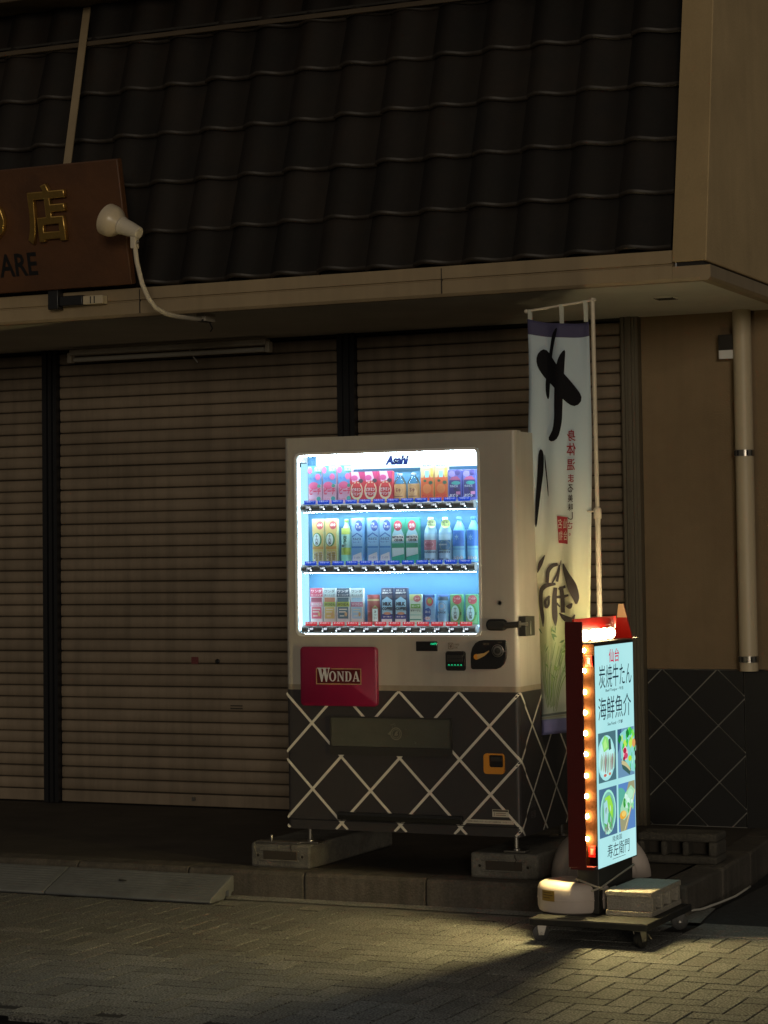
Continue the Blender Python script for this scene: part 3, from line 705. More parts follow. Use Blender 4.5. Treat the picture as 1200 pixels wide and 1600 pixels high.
# coin unit
o = [(.910, .752), (.911, .790), (.918, .815), (.932, .835), (.952, .846), (.975, .849), (1.070, .849), (1.078, .846), (1.079, .838), (1.079, .795), (1.076, .770), (1.066, .745), (1.050, .730), (1.030, .723), (.918, .722), (.911, .727)]
b = MB(); b.prism(o, -.010, .002, M_blk, 1); coin = b.build('coin_unit', vm, bevel=.003)
Mk = Matrix.Translation((1.040, -.010, .803)) @ Matrix.Rotation(R(90), 4, 'X')
b = MB(); b.lathe([(.027, 0), (.027, .004), (.024, .006), (.021, .006), (.020, .002), (.015, .002), (.013, .006), (0, .007)], M_blk2, n=24, M=Mk); b.lathe([(.0265, .0045), (.0275, .005), (.0265, .0055)], M_steel, n=24, M=Mk); b.build('coin_return_knob', coin)
b = MB(); Pn = lambda u, v, d: (u, -.0108-d, v)
b.ell(.938, .776, .0125, .0125, Pn, 0, M_orange, 16); b.poly([(.940, .787), (.975, .792), (.998, .804), (.999, .799), (.977, .780), (.945, .765)], Pn, .0004, mat('amber_print', (.55, .33, .12), .45))
b.text('硬貨', .985, .832, .03, .010, Pn, 0, M_ink2); b.text('OFF', 1.05, .839, .02, .006, Pn, 0, M_ink2); b.build('coin_print', coin, recalc=False)
MB().lathe([(0, 0), (.0035, 0), (.003, .002), (0, .003)], M_steel, n=8, M=Matrix.Translation((1.071, -.010, .800)) @ Matrix.Rotation(R(90), 4, 'X')).build('screw', coin)
b = MB(); b.lathe([(.0065, -.001), (.0085, .002), (.0105, .002), (.0105, 0)], M_steel, n=16, M=Matrix.Translation((1.048, -.0005, 1.010)) @ Matrix.Rotation(R(90), 4, 'X')); b.lathe([(0, .0015), (.0066, .0015)], M_blk, n=16, M=Matrix.Translation((1.048, -.0005, 1.010)) @ Matrix.Rotation(R(90), 4, 'X')); b.build('keyhole', vm)
# lock lever and hasp
b = MB(); b.prism(rr(.987, 1.085, .890, .940, .022), -.016, .0, M_blk, 1); lk = b.build('lock_handle', vm, bevel=.004)
b = MB(); b.prism(rr(.998, 1.086, .893, .932, .019), -.034, -.0165, M_blk2, 1); b.build('lever', lk, bevel=.005)
b = MB(); b.tube([(1.08, -.024, .912), (1.150, -.022, .918)], .0135, M_blk2, 12); b.tube([(1.146, -.022, .918), (1.151, -.022, .918)], .0142, M_steel, 12); b.tube([(1.15, -.022, .918), (1.172, .01, .919)], .007, M_steel, 8); b.build('lock_bolt', lk)
b = MB(); b.box(VW+.001, VW+.032, .005, .115, .865, .95, M_blk2); b.box(VW+.0325, VW+.036, .055, .062, .87, .93, M_steel); b.build('hasp', lk, bevel=.006)
# product flap, coin tray, kick tray, stickers
b = MB(); ring(b, rr(.222, .815, .336, .507, .010, 3), rr(.230, .807, .372, .500, .006, 3), -.012, .002, M_blk2); flap = b.build('take_out_hatch', vm)
b = MB(); b.box(.228, .809, -.0105, -.003, .336, .374, M_blk); b.build('hatch_sill', flap, bevel=.003)
b = MB(); b.add([(.229, -.003, .373), (.808, -.003, .373), (.808, -.009, .501), (.229, -.009, .501)], [(0, 1, 2, 3)], M_flapgl); b.build('flap_door', flap, recalc=False)
PH = lambda u, v, d: (u, -.0098-d, v)
M_prt = mat('hatch_print', (.16, .15, .11), .5); M_prt2 = mat('hatch_print_dim', (.07, .066, .05), .5)
b = MB()
for ro, ri in ((.028, .0235), (.020, .017)): b.add([PH(.548+r*math.cos(2*math.pi*i/24), .4345+r*math.sin(2*math.pi*i/24), 0) for r in (ro, ri) for i in range(24)], [(i, (i+1) % 24, 24+(i+1) % 24, 24+i) for i in range(24)], M_prt)
b.stroke([(.542, .425, .006), (.548, .437, .010), (.556, .445, .007)], PH, .0003, M_prt); b.stroke([(.55, .424, .004), (.556, .434, .007)], PH, .0006, M_prt)
b.poly([(.522, .447), (.506, .432), (.522, .428)], PH, 0, M_prt); b.text('ゆっくり押して', .445, .447, .075, .012, PH, 0, M_prt2); b.text('取り出してください', .440, .428, .075, .010, PH, 0, M_prt2); b.text('取出口', .602, .44, .022, .04, PH, 0, M_prt2)
b.build('hatch_print', flap, recalc=False)
b = MB(); o = rr(.965, 1.060, .270, .358, .014); i_ = rr(.990, 1.056, .299, .352, .008); nO = len(o)
ring(b, o, i_, -.012, .0, M_orange)
b.add([(x, -.0118, z) for x, z in i_]+[(.992, .03, .296), (1.052, .03, .296)], [], M_orange)
cup = b.build('coin_return_cup', vm)
b = MB(); b.prism(i_, -.003, .0015, M_blk, 1); b.box(.998, 1.05, -.010, -.0035, .325, .345, M_blk2); b.build('cup_flap', cup)
b = MB(); b.prism([(-.020, .048), (-.024, .070), (-.018, .083), (0, .083), (0, .046)], .258, .862, M_blk, 0); b.build('kick_tray', vm, bevel=.003)
M_lab = mat('label_cream', (.52, .49, .40), .5)
b = MB(); b.rect(.876, 1.098, .054, .071, VF, .0018, M_lab); b.text('故障等の連絡先は右記へ 安心見守り自動販売機', .96, .0625, .155, .0075, VF, .0022, M_ink); b.text('0120-000-000'[:4]+'・・・', 1.07, .0625, .045, .006, VF, .0022, M_ink2); b.build('contact_sticker', vm, recalc=False)
b = MB(); b.rect(.9985, 1.0745, .0845, .1165, VF, .0018, M_lab); b.rect(1.001, 1.072, .1075, .1145, VF, .0022, M_ink)
for z in (.099, .091): b.rect(1.006, 1.011, z, z+.004, VF, .0022, M_ink); b.rect(1.015, 1.062, z, z+.003, VF, .0022, M_ink2)
b.build('address_sticker', vm, recalc=False)
b = MB(); PS = lambda u, v, d: (VW-.003+d, u, v); M_gry = mat('grey_print', (.14, .13, .13), .5)
ring_pts = rr(.115, .190, .055, .155, .01, 3)
b.text('回収', .150, .130, .06, .032, PS, .0003, M_gry); b.text('容器', .150, .085, .06, .032, PS, .0003, M_gry); b.build('side_print', vm, recalc=False)
# threaded legs on pads
for x, y in ((.085, .06), (1.085, .06), (.085, .62), (1.085, .62)):
    b = MB(); b.tube([(x, y, .0), (x, y, -.058)], .010, M_steel, 10); b.lathe([(0, .012), (.014, .012), (.016, .008), (.016, 0), (0, 0)], M_steel, c=(x, y, -.066), n=10); b.box(x-.05, x+.05, y-.03, y+.035, -.071, -.062, M_steel); b.build('leg', vm, bevel=.002)

# ================================================================== DRINK DUMMIES IN THE DISPLAY
def FP(w, h, y=-.0005):
    return lambda u, v, d: ((u-.5)*w, y-d, v*h)
def FPc(w, h, r):
    def P(u, v, d):
        a = (u-.5)*2.2; return (math.sin(a)*(r+d)*1.02, -math.cos(a)*(r+d), v*h)
    return P
def art(b, P, w, h, items):
    for k, it in enumerate(items):
        d = .0003*(k+1); t = it[0]
        if t == 'r': b.rect(it[1], it[2], it[3], it[4], P, d, hx(it[5]), 6)
        elif t == 'e': b.ell(it[1], it[2], it[3], it[4], P, d, hx(it[5]), 16)
        elif t == 'p': b.poly(it[1], P, d, hx(it[2]))
        elif t == 't': b.text(it[1], it[2], it[3], it[4], it[5], P, d, hx(it[6]), off=it[7] if len(it) > 7 else .02, res=1)
def bottle_shape(c, x0=.12, x1=.88, top=.93, neck=.60):
    m = .5; return ('p', [(x0, .02), (x1, .02), (x1, neck), (x1-.03, neck+.06), (m+.16, top-.08), (m+.14, top), (m-.14, top), (m-.16, top-.08), (x0+.03, neck+.06), (x0, neck)], c)
def d_card(w, h, col, items, shape=None):
    b = MB(); o = rr(-w/2, w/2, 0, h, .004, 2) if not shape else [((u-.5)*w, v*h) for u, v in shape]
    b.prism(o, 0, .022, hx(col), 1); c = MB(); art(c, FP(w, h), w, h, items); return [('card_body', b, .0012), ('printed_front', c, 0)]
def d_bottle(w, h, body, capc, items, label=None):
    r = w/2; b = MB()
    b.lathe([(0, 0), (r*.86, 0), (r*.97, h*.03), (r, h*.08), (r*.95, h*.30), (r, h*.34), (r, h*.62), (r*.93, h*.70), (r*.62, h*.82), (r*.36, h*.89), (r*.34, h*.93)], body, n=18, sy=.8)
    c = MB(); c.lathe([(r*.40, h*.925), (r*.42, h*.93), (r*.42, h*.985), (r*.38, h), (0, h)], capc, n=14, sy=.8)
    l = MB()
    if label: l.lathe([(r*1.01, h*label[0]), (r*1.015, h*label[1])], hx(label[2]), n=18, sy=.8)
    art(l, FPc(w, h, r*1.03), w, h, items) if False else art(l, lambda u, v, d: (math.sin((u-.5)*2.4)*(r*1.03+d), -math.cos((u-.5)*2.4)*(r*1.03+d)*.8, v*h), w, h, items)
    return [('bottle_body', b, 0), ('bottle_cap', c, 0), ('printed_label', l, 0)]
def d_can(w, h, col, items):
    r = w/2; b = MB(); b.lathe([(0, 0), (r*.86, 0), (r, h*.03), (r, h*.95), (r*.9, h*.985), (r*.86, h*.985), (r*.84, h*.975), (0, h*.975)], hx(col, .3), n=20, sy=.75)
    l = MB(); art(l, lambda u, v, d: (math.sin((u-.5)*2.6)*(r+.0004+d), -math.cos((u-.5)*2.6)*(r+.0004+d)*.75, v*h), w, h, items)
    return [('can_body', b, 0), ('printed_can_art', l, 0)]
def wonda(top, mid, low, gold, extra):
    return lambda w, h: d_card(w, h, '#e8f2f4', [('r', 0, 1, .76, 1, top), ('t', 'ワンダ', .5, .915, .86, .085, '#ffffff' if top != '#b8cfd2' else '#30404a'), ('t', 'モーニング', .5, .81, .86, .06, '#f0f4f4' if top != '#b8cfd2' else '#30404a'), ('r', .06, .94, .62, .74, mid), ('r', .02, .98, .49, .62, gold), ('t', 'WONDA', .5, .555, .84, .085, extra), ('r', .10, .90, .16, .48, low), ('r', .2, .8, .40, .43, '#e8e0d0'), ('r', .2, .7, .33, .36, '#e8e0d0'), ('e', .72, .28, .10, .06, '#d8b070'), ('r', .25, .6, .22, .25, '#e8e0d0')])
KIND = {
 'peach': lambda w, h: d_card(w, h, '#e4b4cc', [('r', 0, 1, .5, 1, '#5a9ad8'), ('p', [(.2, 1), (1, 1), (1, .78), (.6, .82)], '#1f8f7c'), ('t', '期間\n限定', .72, .91, .5, .13, '#dff5ee'), ('e', .14, .88, .16, .09, '#e0609c'), ('e', .72, .70, .20, .085, '#e4649e'), ('t', 'もも', .35, .66, .5, .07, '#3a6ad0'), ('e', .42, .47, .36, .10, '#ea5a90'), ('e', .8, .46, .14, .045, '#2f9a80'), ('t', 'ピーチ', .52, .32, .84, .20, '#e23c6c', .05), ('e', .78, .12, .16, .06, '#38a8a0'), ('t', 'カルピス', .3, .10, .5, .06, '#d2486c')]),
 'vitamin': lambda w, h: d_card(w, h, '#e02038', [('r', 0, 1, .70, 1, '#c8186c'), ('p', [(.1, 1), (.62, 1), (.78, .72), (.2, .66)], '#f2c8dc'), ('e', .35, .80, .24, .09, '#d84a94'), ('e', .8, .70, .16, .07, '#3a2a3a'), ('e', .5, .38, .44, .30, '#f2e4b8'), ('e', .5, .40, .36, .24, '#d01c20'), ('p', [(.2, .5), (.28, .68), (.4, .56), (.5, .74), (.6, .56), (.72, .68), (.8, .5)], '#e8343a'), ('t', 'ビタミン', .5, .42, .66, .12, '#ffffff', .04), ('t', 'ドリンク', .5, .28, .66, .11, '#ffffff', .04), ('r', .1, .9, .03, .10, '#f0d080')]),
 'lemontea': lambda w, h: d_bottle(w, h, M_pet, hx('#dfeaea'), [('r', .12, .88, .10, .60, '#d8a86c'), ('e', .5, .40, .3, .16, '#9a3c20'), ('e', .5, .40, .25, .13, '#e2b880'), ('t', 'ちゃ', .5, .40, .36, .17, '#8a2c18', .04), ('r', .2, .8, .16, .19, '#7a4024')], (.06, .62, '#d8a86c')),
 'orange': lambda w, h: d_card(w, h, '#f0d29a', [('r', 0, 1, 0, .62, '#ee7a2c'), bottle_shape('#f0642a', .1, .9, .78, .5), ('r', .34, .66, .62, .80, '#9adce8'), ('e', .5, .93, .44, .065, '#eaf6fa'), ('t', '季節限定', .5, .93, .74, .06, '#20407a', .03), ('e', .34, .53, .12, .035, '#2a5a2a'), ('e', .78, .48, .16, .05, '#3c6a4a'), ('e', .5, .32, .34, .13, '#f58a4a'), ('t', 'オレンジ', .5, .12, .86, .10, '#d82c28', .05), ('r', .80, .98, .64, .86, '#f0d050')]),
 'grape': lambda w, h: d_card(w, h, '#6a6cc8', [('e', .3, .86, .26, .10, '#a89ae0'), ('e', .72, .9, .2, .09, '#4a3c98'), ('r', .1, .95, .08, .66, '#3a2a7c'), ('p', [(.1, .66), (.95, .66), (.7, .78), (.3, .76)], '#c85a8a'), ('e', .6, .56, .34, .06, '#3cb0a8'), ('t', 'カルピス', .45, .46, .6, .08, '#e0e8ff', .03), ('e', .55, .36, .12, .06, '#20164e'), ('e', .74, .32, .12, .06, '#251a58'), ('e', .63, .24, .12, .06, '#20164e'), ('t', 'ぶどう', .42, .15, .7, .12, '#eef0ff', .05), ('r', .62, .94, .18, .28, '#e088b8')]),
 'tea600': lambda w, h: d_card(w, h, '#cfd8a0', [('r', 0, 1, .72, 1, '#d6b878'), bottle_shape('#d4c070', .08, .92, .97, .70), ('e', .66, .86, .30, .095, '#c8444e'), ('t', '600', .66, .865, .44, .075, '#f6e8e8', .04), ('e', .42, .54, .40, .155, '#3f8a4a'), ('e', .38, .54, .30, .135, '#d8f0ee'), ('t', '十\n六\n茶', .38, .54, .26, .23, '#14242c', .02), ('r', .05, .95, .33, .39, '#d09a40'), ('t', '増量', .5, .17, .8, .22, '#f2efe0', .05), ('t', '増量', .5, .17, .74, .20, '#8a7020', .01)]),
 'greentea': lambda w, h: d_bottle(w, h, hx('#a8d8b0'), hx('#7ac23c'), [('r', .1, .9, .66, .80, '#c4dc60'), ('t', '爽\n健', .5, .52, .3, .22, '#1c6a4c', .03), ('e', .3, .40, .12, .035, '#10303a'), ('r', .05, .95, .20, .36, '#a8c83c'), ('r', .05, .95, .04, .2, '#7ed6b8')], (.10, .66, '#a4e0d8')),
 'calpis': lambda w, h: d_card(w, h, '#78b8ec', [('r', .06, .94, .36, .98, '#8ec4ee'), ('e', .64, .83, .32, .125, '#1a4cb4'), ('t', '後味\nすっきり', .64, .83, .5, .13, '#e8f2ff', .03), ('p', [(.06, .60), (.5, .68), (.94, .60), (.94, .57), (.5, .65), (.06, .57)], '#2a6cc0'), ('t', 'カルピス', .48, .54, .74, .06, '#123a86', .04), ('t', 'ウォーター', .48, .47, .70, .04, '#2058b0', .02), ('r', .04, .96, .34, .38, '#2f86d4'), ('p', [(.08, .02), (.92, .05), (.86, .25), (.14, .18)], '#f6fbff'), ('t', 'くっきり', .5, .13, .5, .05, '#4878b0', .01)]),
 'cider': lambda w, h: d_card(w, h, '#12a184', [bottle_shape('#a8d8ea', .06, .94, .90, .58), ('e', .5, .83, .30, .115, '#c82c4c'), ('t', '爽快', .5, .83, .42, .10, '#f8e8ee', .05), ('p', [(.06, .48), (.94, .50), (.94, .60), (.7, .64), (.1, .60)], '#e6f3fa'), ('t', 'MITSUYA', .5, .575, .82, .055, '#1c2440', .05), ('t', 'CIDER', .54, .51, .66, .055, '#1c2440', .05), ('r', .06, .94, .34, .44, '#0f8f6c'), ('p', [(.08, .14), (.94, .20), (.94, .34), (.08, .34)], '#d8f2f4'), ('p', [(.08, .02), (.94, .02), (.94, .20), (.08, .14)], '#0fae86')]),
 'soda_red': lambda w, h: d_bottle(w, h, hx('#8cc0dc'), hx('#dfe8ee'), [('e', .68, .86, .3, .10, '#bcd096'), ('t', '炭酸\nNo.1', .68, .86, .4, .10, '#28502c', .03), ('r', .04, .96, .28, .50, '#b0687e'), ('e', .48, .40, .32, .07, '#f0e6ee'), ('t', 'WILKINSON', .48, .40, .52, .035, '#7a2438', .02), ('t', 'TANSAN', .5, .235, .8, .045, '#2a486a', .05), ('t', '炭酸水', .5, .07, .7, .06, '#3a3a3a', .03)], (.02, .62, '#a6d0e6')),
 'soda_lemon': lambda w, h: d_bottle(w, h, hx('#8cc0dc'), hx('#dfe8ee'), [('e', .68, .86, .3, .10, '#b8d27c'), ('t', '炭酸\nNo.1', .68, .86, .4, .10, '#28502c', .03), ('r', .04, .96, .28, .50, '#1c6c9c'), ('e', .62, .38, .34, .11, '#d4dc74'), ('e', .44, .40, .32, .07, '#1b4c88'), ('t', 'WILKINSON', .44, .40, .5, .035, '#e6f0f8', .02), ('t', 'LEMON', .5, .235, .8, .045, '#2a486a', .05), ('t', '炭酸水', .5, .07, .7, .06, '#28446a', .03)], (.02, .62, '#a6d0e6')),
 'water': lambda w, h: d_bottle(w, h, hx('#6cbcea'), hx('#2c84d0'), [('r', .04, .96, .36, .70, '#1a74d8'), ('e', .46, .55, .32, .11, '#3f98e6'), ('t', '水', .46, .55, .3, .12, '#a6d6f6', .0), ('r', .04, .96, .28, .31, '#58a8e2'), ('t', '600', .5, .10, .74, .10, '#f4faff', .05), ('t', '600', .5, .10, .72, .095, '#9a9aa4', .0)], (.02, .72, '#7cc6ee')),
 'w_red': wonda('#cc3860', '#a84058', '#e05a74', '#e89ab0', '#fbeff2'),
 'w_gold': wonda('#b8cfd2', '#b87858', '#d8c070', '#a0b450', '#2a4a20'),
 'w_black': wonda('#1c4058', '#3a5a68', '#3c6878', '#b8c64c', '#28401c'),
 'w_blue': wonda('#b8cfd2', '#a6d0e6', '#a8d4ec', '#c06890', '#f2e4ee'),
 'cocoa': lambda w, h: d_can(w, h, '#98463c', [('r', .02, .98, .9, .98, '#b84a50'), ('r', .02, .98, .78, .84, '#c2c088'), ('e', .35, .55, .26, .14, '#b06054'), ('e', .32, .22, .2, .14, '#8a5a3c'), ('r', .54, .86, .10, .52, '#cfeee6'), ('p', [(.5, .52), (.7, .64), (.9, .52)], '#98b860'), ('t', 'あ\nつ\nい', .70, .32, .14, .30, '#4a3a2c', .01)]),
 'milk': lambda w, h: d_card(w, h, '#20305c', [('t', 'ほっと', .5, .93, .7, .05, '#f0f4fa', .03), ('t', '濃厚微糖', .5, .86, .86, .06, '#e6ecf4', .04), ('r', .08, .92, .72, .80, '#6a6a7a'), ('p', [(.08, .28), (.92, .28), (.92, .66), (.5, .76), (.08, .66)], '#a6d8ee'), ('t', 'MILK', .5, .56, .74, .10, '#101c34', .08), ('t', 'COFFEE', .5, .43, .84, .10, '#101c34', .06), ('e', .5, .30, .3, .04, '#e6a880'), ('r', .06, .94, .16, .26, '#2a3c9c'), ('t', '香り豊か', .5, .21, .7, .04, '#e8ecf8', .02), ('r', .04, .9, 0, .15, '#e6f2f8')]),
 'soup': lambda w, h: d_card(w, h, '#d6ecdc', [('r', 0, 1, .80, 1, '#c8d890'), ('e', .62, .86, .3, .11, '#c86a70'), ('t', 'コーン', .62, .86, .4, .06, '#f8f0ea', .03), ('r', .1, .9, .54, .68, '#6cb044'), ('t', 'スープ', .5, .61, .66, .08, '#f4f8e8', .03), ('t', 'ポタージュ', .5, .46, .8, .07, '#2a5a50', .03), ('r', .05, .95, .30, .33, '#8ed0c0'), ('r', .02, .98, .14, .18, '#2a9c80')]),
 'bluemilk': lambda w, h: d_card(w, h, '#8ac6ee', [('r', 0, .2, .0, 1, '#1c4c96'), ('r', .2, 1, .9, 1, '#2458a8'), ('e', .58, .76, .30, .15, '#c84460'), ('e', .58, .78, .18, .09, '#9ab048'), ('p', [(.1, .36), (.2, .52), (.5, .56), (.68, .48), (.68, .32), (.4, .24)], '#1d4ea4'), ('t', 'ほっと', .42, .42, .44, .09, '#e6f0fa', .03), ('e', .4, .20, .24, .06, '#f4f4f8'), ('t', 'レモン', .4, .20, .4, .06, '#b8303c', .02), ('r', .05, .95, .05, .09, '#2a6ab8')]),
 'beercan': lambda w, h: d_can(w, h, '#2a62b0', [('r', .04, .96, .10, .92, '#7ab8e2'), ('r', .08, .92, .80, .92, '#44607c'), ('e', .46, .60, .3, .15, '#7a6058'), ('e', .46, .60, .2, .10, '#c8b0a0'), ('t', 'BLACK', .46, .40, .6, .07, '#1c3a6a', .03), ('p', [(.05, .30), (.95, .36), (.95, .28), (.05, .20)], '#c8d4d8'), ('r', .04, .96, .0, .1, '#dfeaf0')]),
 'greenhot': lambda w, h: d_card(w, h, '#5cae70', [('r', .06, .94, .05, .95, '#74c084'), ('e', .58, .82, .36, .155, '#c84c58'), ('t', 'あったか\nい', .58, .82, .5, .15, '#f4dcdc', .03), ('e', .5, .38, .42, .29, '#5aa23c'), ('e', .42, .38, .32, .26, '#c4ecf0'), ('t', '十\n六\n茶', .42, .38, .26, .40, '#16262e', .02), ('e', .86, .36, .06, .06, '#1c5c30')]),
}
ROWS = [
 ([(0.127, 0.068, 1.476, 0.158), (0.2, 0.067, 1.474, 0.158), (0.278, 0.067, 1.473, 0.157), (0.337, 0.07, 1.471, 0.13), (0.406, 0.071, 1.47, 0.129), (0.479, 0.071, 1.468, 0.129), (0.543, 0.056, 1.467, 0.122), (0.61, 0.058, 1.465, 0.122), (0.684, 0.062, 1.464, 0.166), (0.752, 0.061, 1.462, 0.166), (0.817, 0.064, 1.461, 0.137), (0.887, 0.064, 1.459, 0.137)],
  ['peach']*3+['vitamin']*3+['lemontea']*2+['orange']*2+['grape']*2),
 ([(0.14, 0.059, 1.203, 0.189), (0.206, 0.057, 1.202, 0.189), (0.274, 0.049, 1.201, 0.188), (0.336, 0.058, 1.2, 0.193), (0.414, 0.062, 1.2, 0.192), (0.475, 0.058, 1.199, 0.192), (0.538, 0.066, 1.198, 0.191), (0.607, 0.065, 1.197, 0.19), (0.69, 0.061, 1.196, 0.194), (0.76, 0.062, 1.196, 0.192), (0.828, 0.06, 1.195, 0.194), (0.896, 0.062, 1.194, 0.194)],
  ['tea600']*2+['greentea']+['calpis']*3+['cider']*2+['soda_red', 'soda_lemon']+['water']*2),
 ([(0.128, 0.063, 0.921, 0.158), (0.195, 0.060, 0.921, 0.157), (0.262, 0.064, 0.921, 0.157), (0.331, 0.06, 0.921, 0.156), (0.406, 0.061, 0.921, 0.128), (0.481, 0.060, 0.921, 0.157), (0.548, 0.064, 0.921, 0.157), (0.62, 0.06, 0.921, 0.127), (0.684, 0.057, 0.921, 0.126), (0.748, 0.054, 0.921, 0.126), (0.816, 0.06, 0.921, 0.126), (0.889, 0.057, 0.921, 0.125)],
  ['w_red', 'w_gold', 'w_black', 'w_blue', 'cocoa', 'milk', 'milk', 'soup', 'bluemilk', 'beercan', 'greenhot', 'greenhot'])]
DESC = {'peach': 'pink and blue peach drink', 'vitamin': 'red and magenta vitamin drink', 'lemontea': 'small clear bottle with orange-brown label', 'orange': 'tall orange juice card', 'grape': 'purple grape drink', 'tea600': 'yellow green tea card with red badge', 'calpis': 'pale blue drink card with round blue badge', 'cider': 'green cider card with white bottle shape', 'water': 'bright blue water bottle', 'milk': 'navy milk coffee card', 'greenhot': 'green hot tea card with red badge'}
ORD = {2: ['left one of the pair', 'right one of the pair'], 3: ['leftmost of three', 'middle of three', 'rightmost of three']}
SINGLE = {'greentea': 'slim green tea bottle with lime cap, middle shelf of the machine', 'soda_red': 'clear soda bottle with dusty red label, middle shelf of the machine', 'soda_lemon': 'clear soda bottle with blue and yellow lemon label, middle shelf', 'w_red': 'pink coffee can card at the left end of the bottom shelf', 'w_gold': 'coffee can card with golden lower half, bottom shelf of the machine', 'w_black': 'dark teal coffee can card with lime band, bottom shelf', 'w_blue': 'pale blue coffee can card with mauve name band, bottom shelf', 'cocoa': 'short reddish brown can with pale label, bottom shelf', 'soup': 'pale green soup card with green band, bottom shelf', 'bluemilk': 'light blue card with dark blue left edge and red spot, bottom shelf', 'beercan': 'blue can with brown round emblem, bottom shelf'}
NAME = {'lemontea': 'drink_bottle', 'greentea': 'drink_bottle', 'soda_red': 'drink_bottle', 'soda_lemon': 'drink_bottle', 'water': 'drink_bottle', 'cocoa': 'drink_can', 'beercan': 'drink_can'}
SHELF = ['top shelf', 'middle shelf', 'bottom shelf']
for ri, (pos, kinds) in enumerate(ROWS):
    made = {}
    for k, ((x, w, z, h), kd) in enumerate(zip(pos, kinds)):
        n = kinds.count(kd); i = kinds[:k].count(kd)
        lab = SINGLE[kd] if kd in SINGLE else f'{DESC[kd]}, {ORD[n][i]} on the {SHELF[ri]}'
        nm = NAME.get(kd, 'drink_card'); zz = VZ+BARS[ri][0]+.021
        y = .062 if nm == 'drink_card' else .082
        t = thing(nm, lab, 'drink bottle' if nm == 'drink_bottle' else 'drink can' if nm == 'drink_can' else 'drink display', (x, y, zz), random.uniform(-.05, .05) if nm != 'drink_card' else random.uniform(-.03, .03), f'display drinks on the {SHELF[ri]}')
        hh = z+VZ+h-zz
        if kd in made:
            for c in made[kd].children: dup(c, t)
        else:
            for pn, mb, bv in KIND[kd](w, hh): mb.build(pn, t, bevel=bv, recalc=not pn.startswith('printed'), smooth=.7)
            made[kd] = t

# ================================================================== CONCRETE FOOTINGS UNDER THE MACHINE
def footing(x0, x1, label):
    t = thing('concrete_footing', label, 'concrete footing', ((x0+x1)/2, 0, KZ), 0, 'concrete footings under the vending machine')
    w = (x1-x0)/2; H = .108
    b = MB(); b.prism([(-w, 0), (w, 0), (w, .90), (-w, .90)], -.002, H, M_conc, 2); body = b.build('block', t, bevel=.012, seg=2)
    b = MB(); b.box(-.085, .085, -.004, .004, .035, .075, M_joint); b.build('lift_slot', body, bevel=.003)
    b = MB(); b.box(-.105, .095, -.006, .003, .074, .082, M_conc); b.box(-.105, .095, -.006, .003, .028, .036, M_conc); b.build('slot_lip', body, bevel=.003)
    for s in (-1, 1):
        b = MB(); b.lathe([(.012, 0), (.012, .003), (.007, .003), (.006, -.006), (0, -.006)], M_conc, n=12, M=Matrix.Translation((s*.112, -.001, .052)) @ Matrix.Rotation(R(90), 4, 'X')); b.lathe([(0, .0005), (.0065, .0005)], M_joint, n=10, M=Matrix.Translation((s*.112, -.001, .052)) @ Matrix.Rotation(R(90), 4, 'X')); b.build('bolt_hole', body)
    b = MB(); pts = [(.055+random.uniform(-.006, .006), -.0035-.0003*i, H-.002-.012*i) for i in range(5)]; b.tube(pts, .0028, M_joint, 5); b.build('crack', body)
footing(.890, 1.205, 'weathered grey concrete footing under the right side of the vending machine')
footing(-.190, .110, 'weathered grey concrete footing under the left side of the vending machine')
b = MB(); b.box(-.16, .05, -.005, .045, KZ+.109, KZ+.117, M_steel); b.tube([(-.09, .015, KZ+.115), (-.09, .015, KZ+.145)], .007, M_steel, 8); b.tube([(-.165, -.006, KZ+.112), (-.168, -.012, KZ+.09), (-.155, -.012, KZ+.06)], .006, M_conc, 6)
tag(b.build('anchor_plate', bevel=.002), 'steel anchor plate with bolt lying on the left concrete footing', 'metal plate')

# ================================================================== BANNER FLAG
fl_t = thing('banner_flag', 'tall white banner flag with black brush characters on a pole', 'banner', (1.40, .25, 0))
M_pole = mat('pole_plastic', (.62, .54, .42), .4, var=.1)
b = MB(); b.tube([(.018, 0, .30), (.016, 0, 1.70)], .0125, M_pole, 12); b.build('lower_pole', fl_t)
b = MB(); b.tube([(.016, 0, 1.66), (.010, 0, 2.655)], .0095, M_pole, 12); b.build('upper_pole', fl_t)
b = MB(); b.lathe([(.016, -.02), (.018, -.015), (.018, .02), (.013, .03)], M_pole, c=(.016, 0, 1.70), n=14); b.tube([(-.03, -.004, 1.715), (.03, -.006, 1.712)], .004, M_pole, 6); b.build('pole_joint', fl_t)
b = MB(); b.tube([(-.30, -.005, 2.612), (.028, -.005, 2.645)], .0055, M_pole, 8); b.ball((-.302, -.005, 2.612), .010, M_pole, 10, 6); b.build('cross_arm', fl_t)
def fxl(z):   # left hem of the cloth
    return 1.118+.010*math.sin(2.4*z+.4)+.012*max(0, (z-2.45)/.1)*-.25+.004*math.sin(9*z)
def fxr(z): return 1.385+.003*math.sin(4*z)
def fy(x, z):
    t = (x-1.12)/.265
    return .243+.020*math.sin(3.2*t+1.9*z)+.009*math.sin(8*t+2.6*z+.6)+.0055*math.sin(15*t-4*z)+.004*math.sin(11*t+7*z)+.012*math.sin(2.1*z)*(1-t)+.05*max(0, z-2.30)*math.sin(8*t)
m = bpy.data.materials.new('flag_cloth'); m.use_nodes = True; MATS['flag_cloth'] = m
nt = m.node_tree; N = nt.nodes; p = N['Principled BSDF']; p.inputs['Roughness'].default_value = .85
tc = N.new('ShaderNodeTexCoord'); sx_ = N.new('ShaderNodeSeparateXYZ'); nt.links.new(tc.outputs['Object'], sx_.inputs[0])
mr = N.new('ShaderNodeMapRange'); mr.inputs['From Min'].default_value = .7; mr.inputs['From Max'].default_value = 2.6; nt.links.new(sx_.outputs['Z'], mr.inputs['Value'])
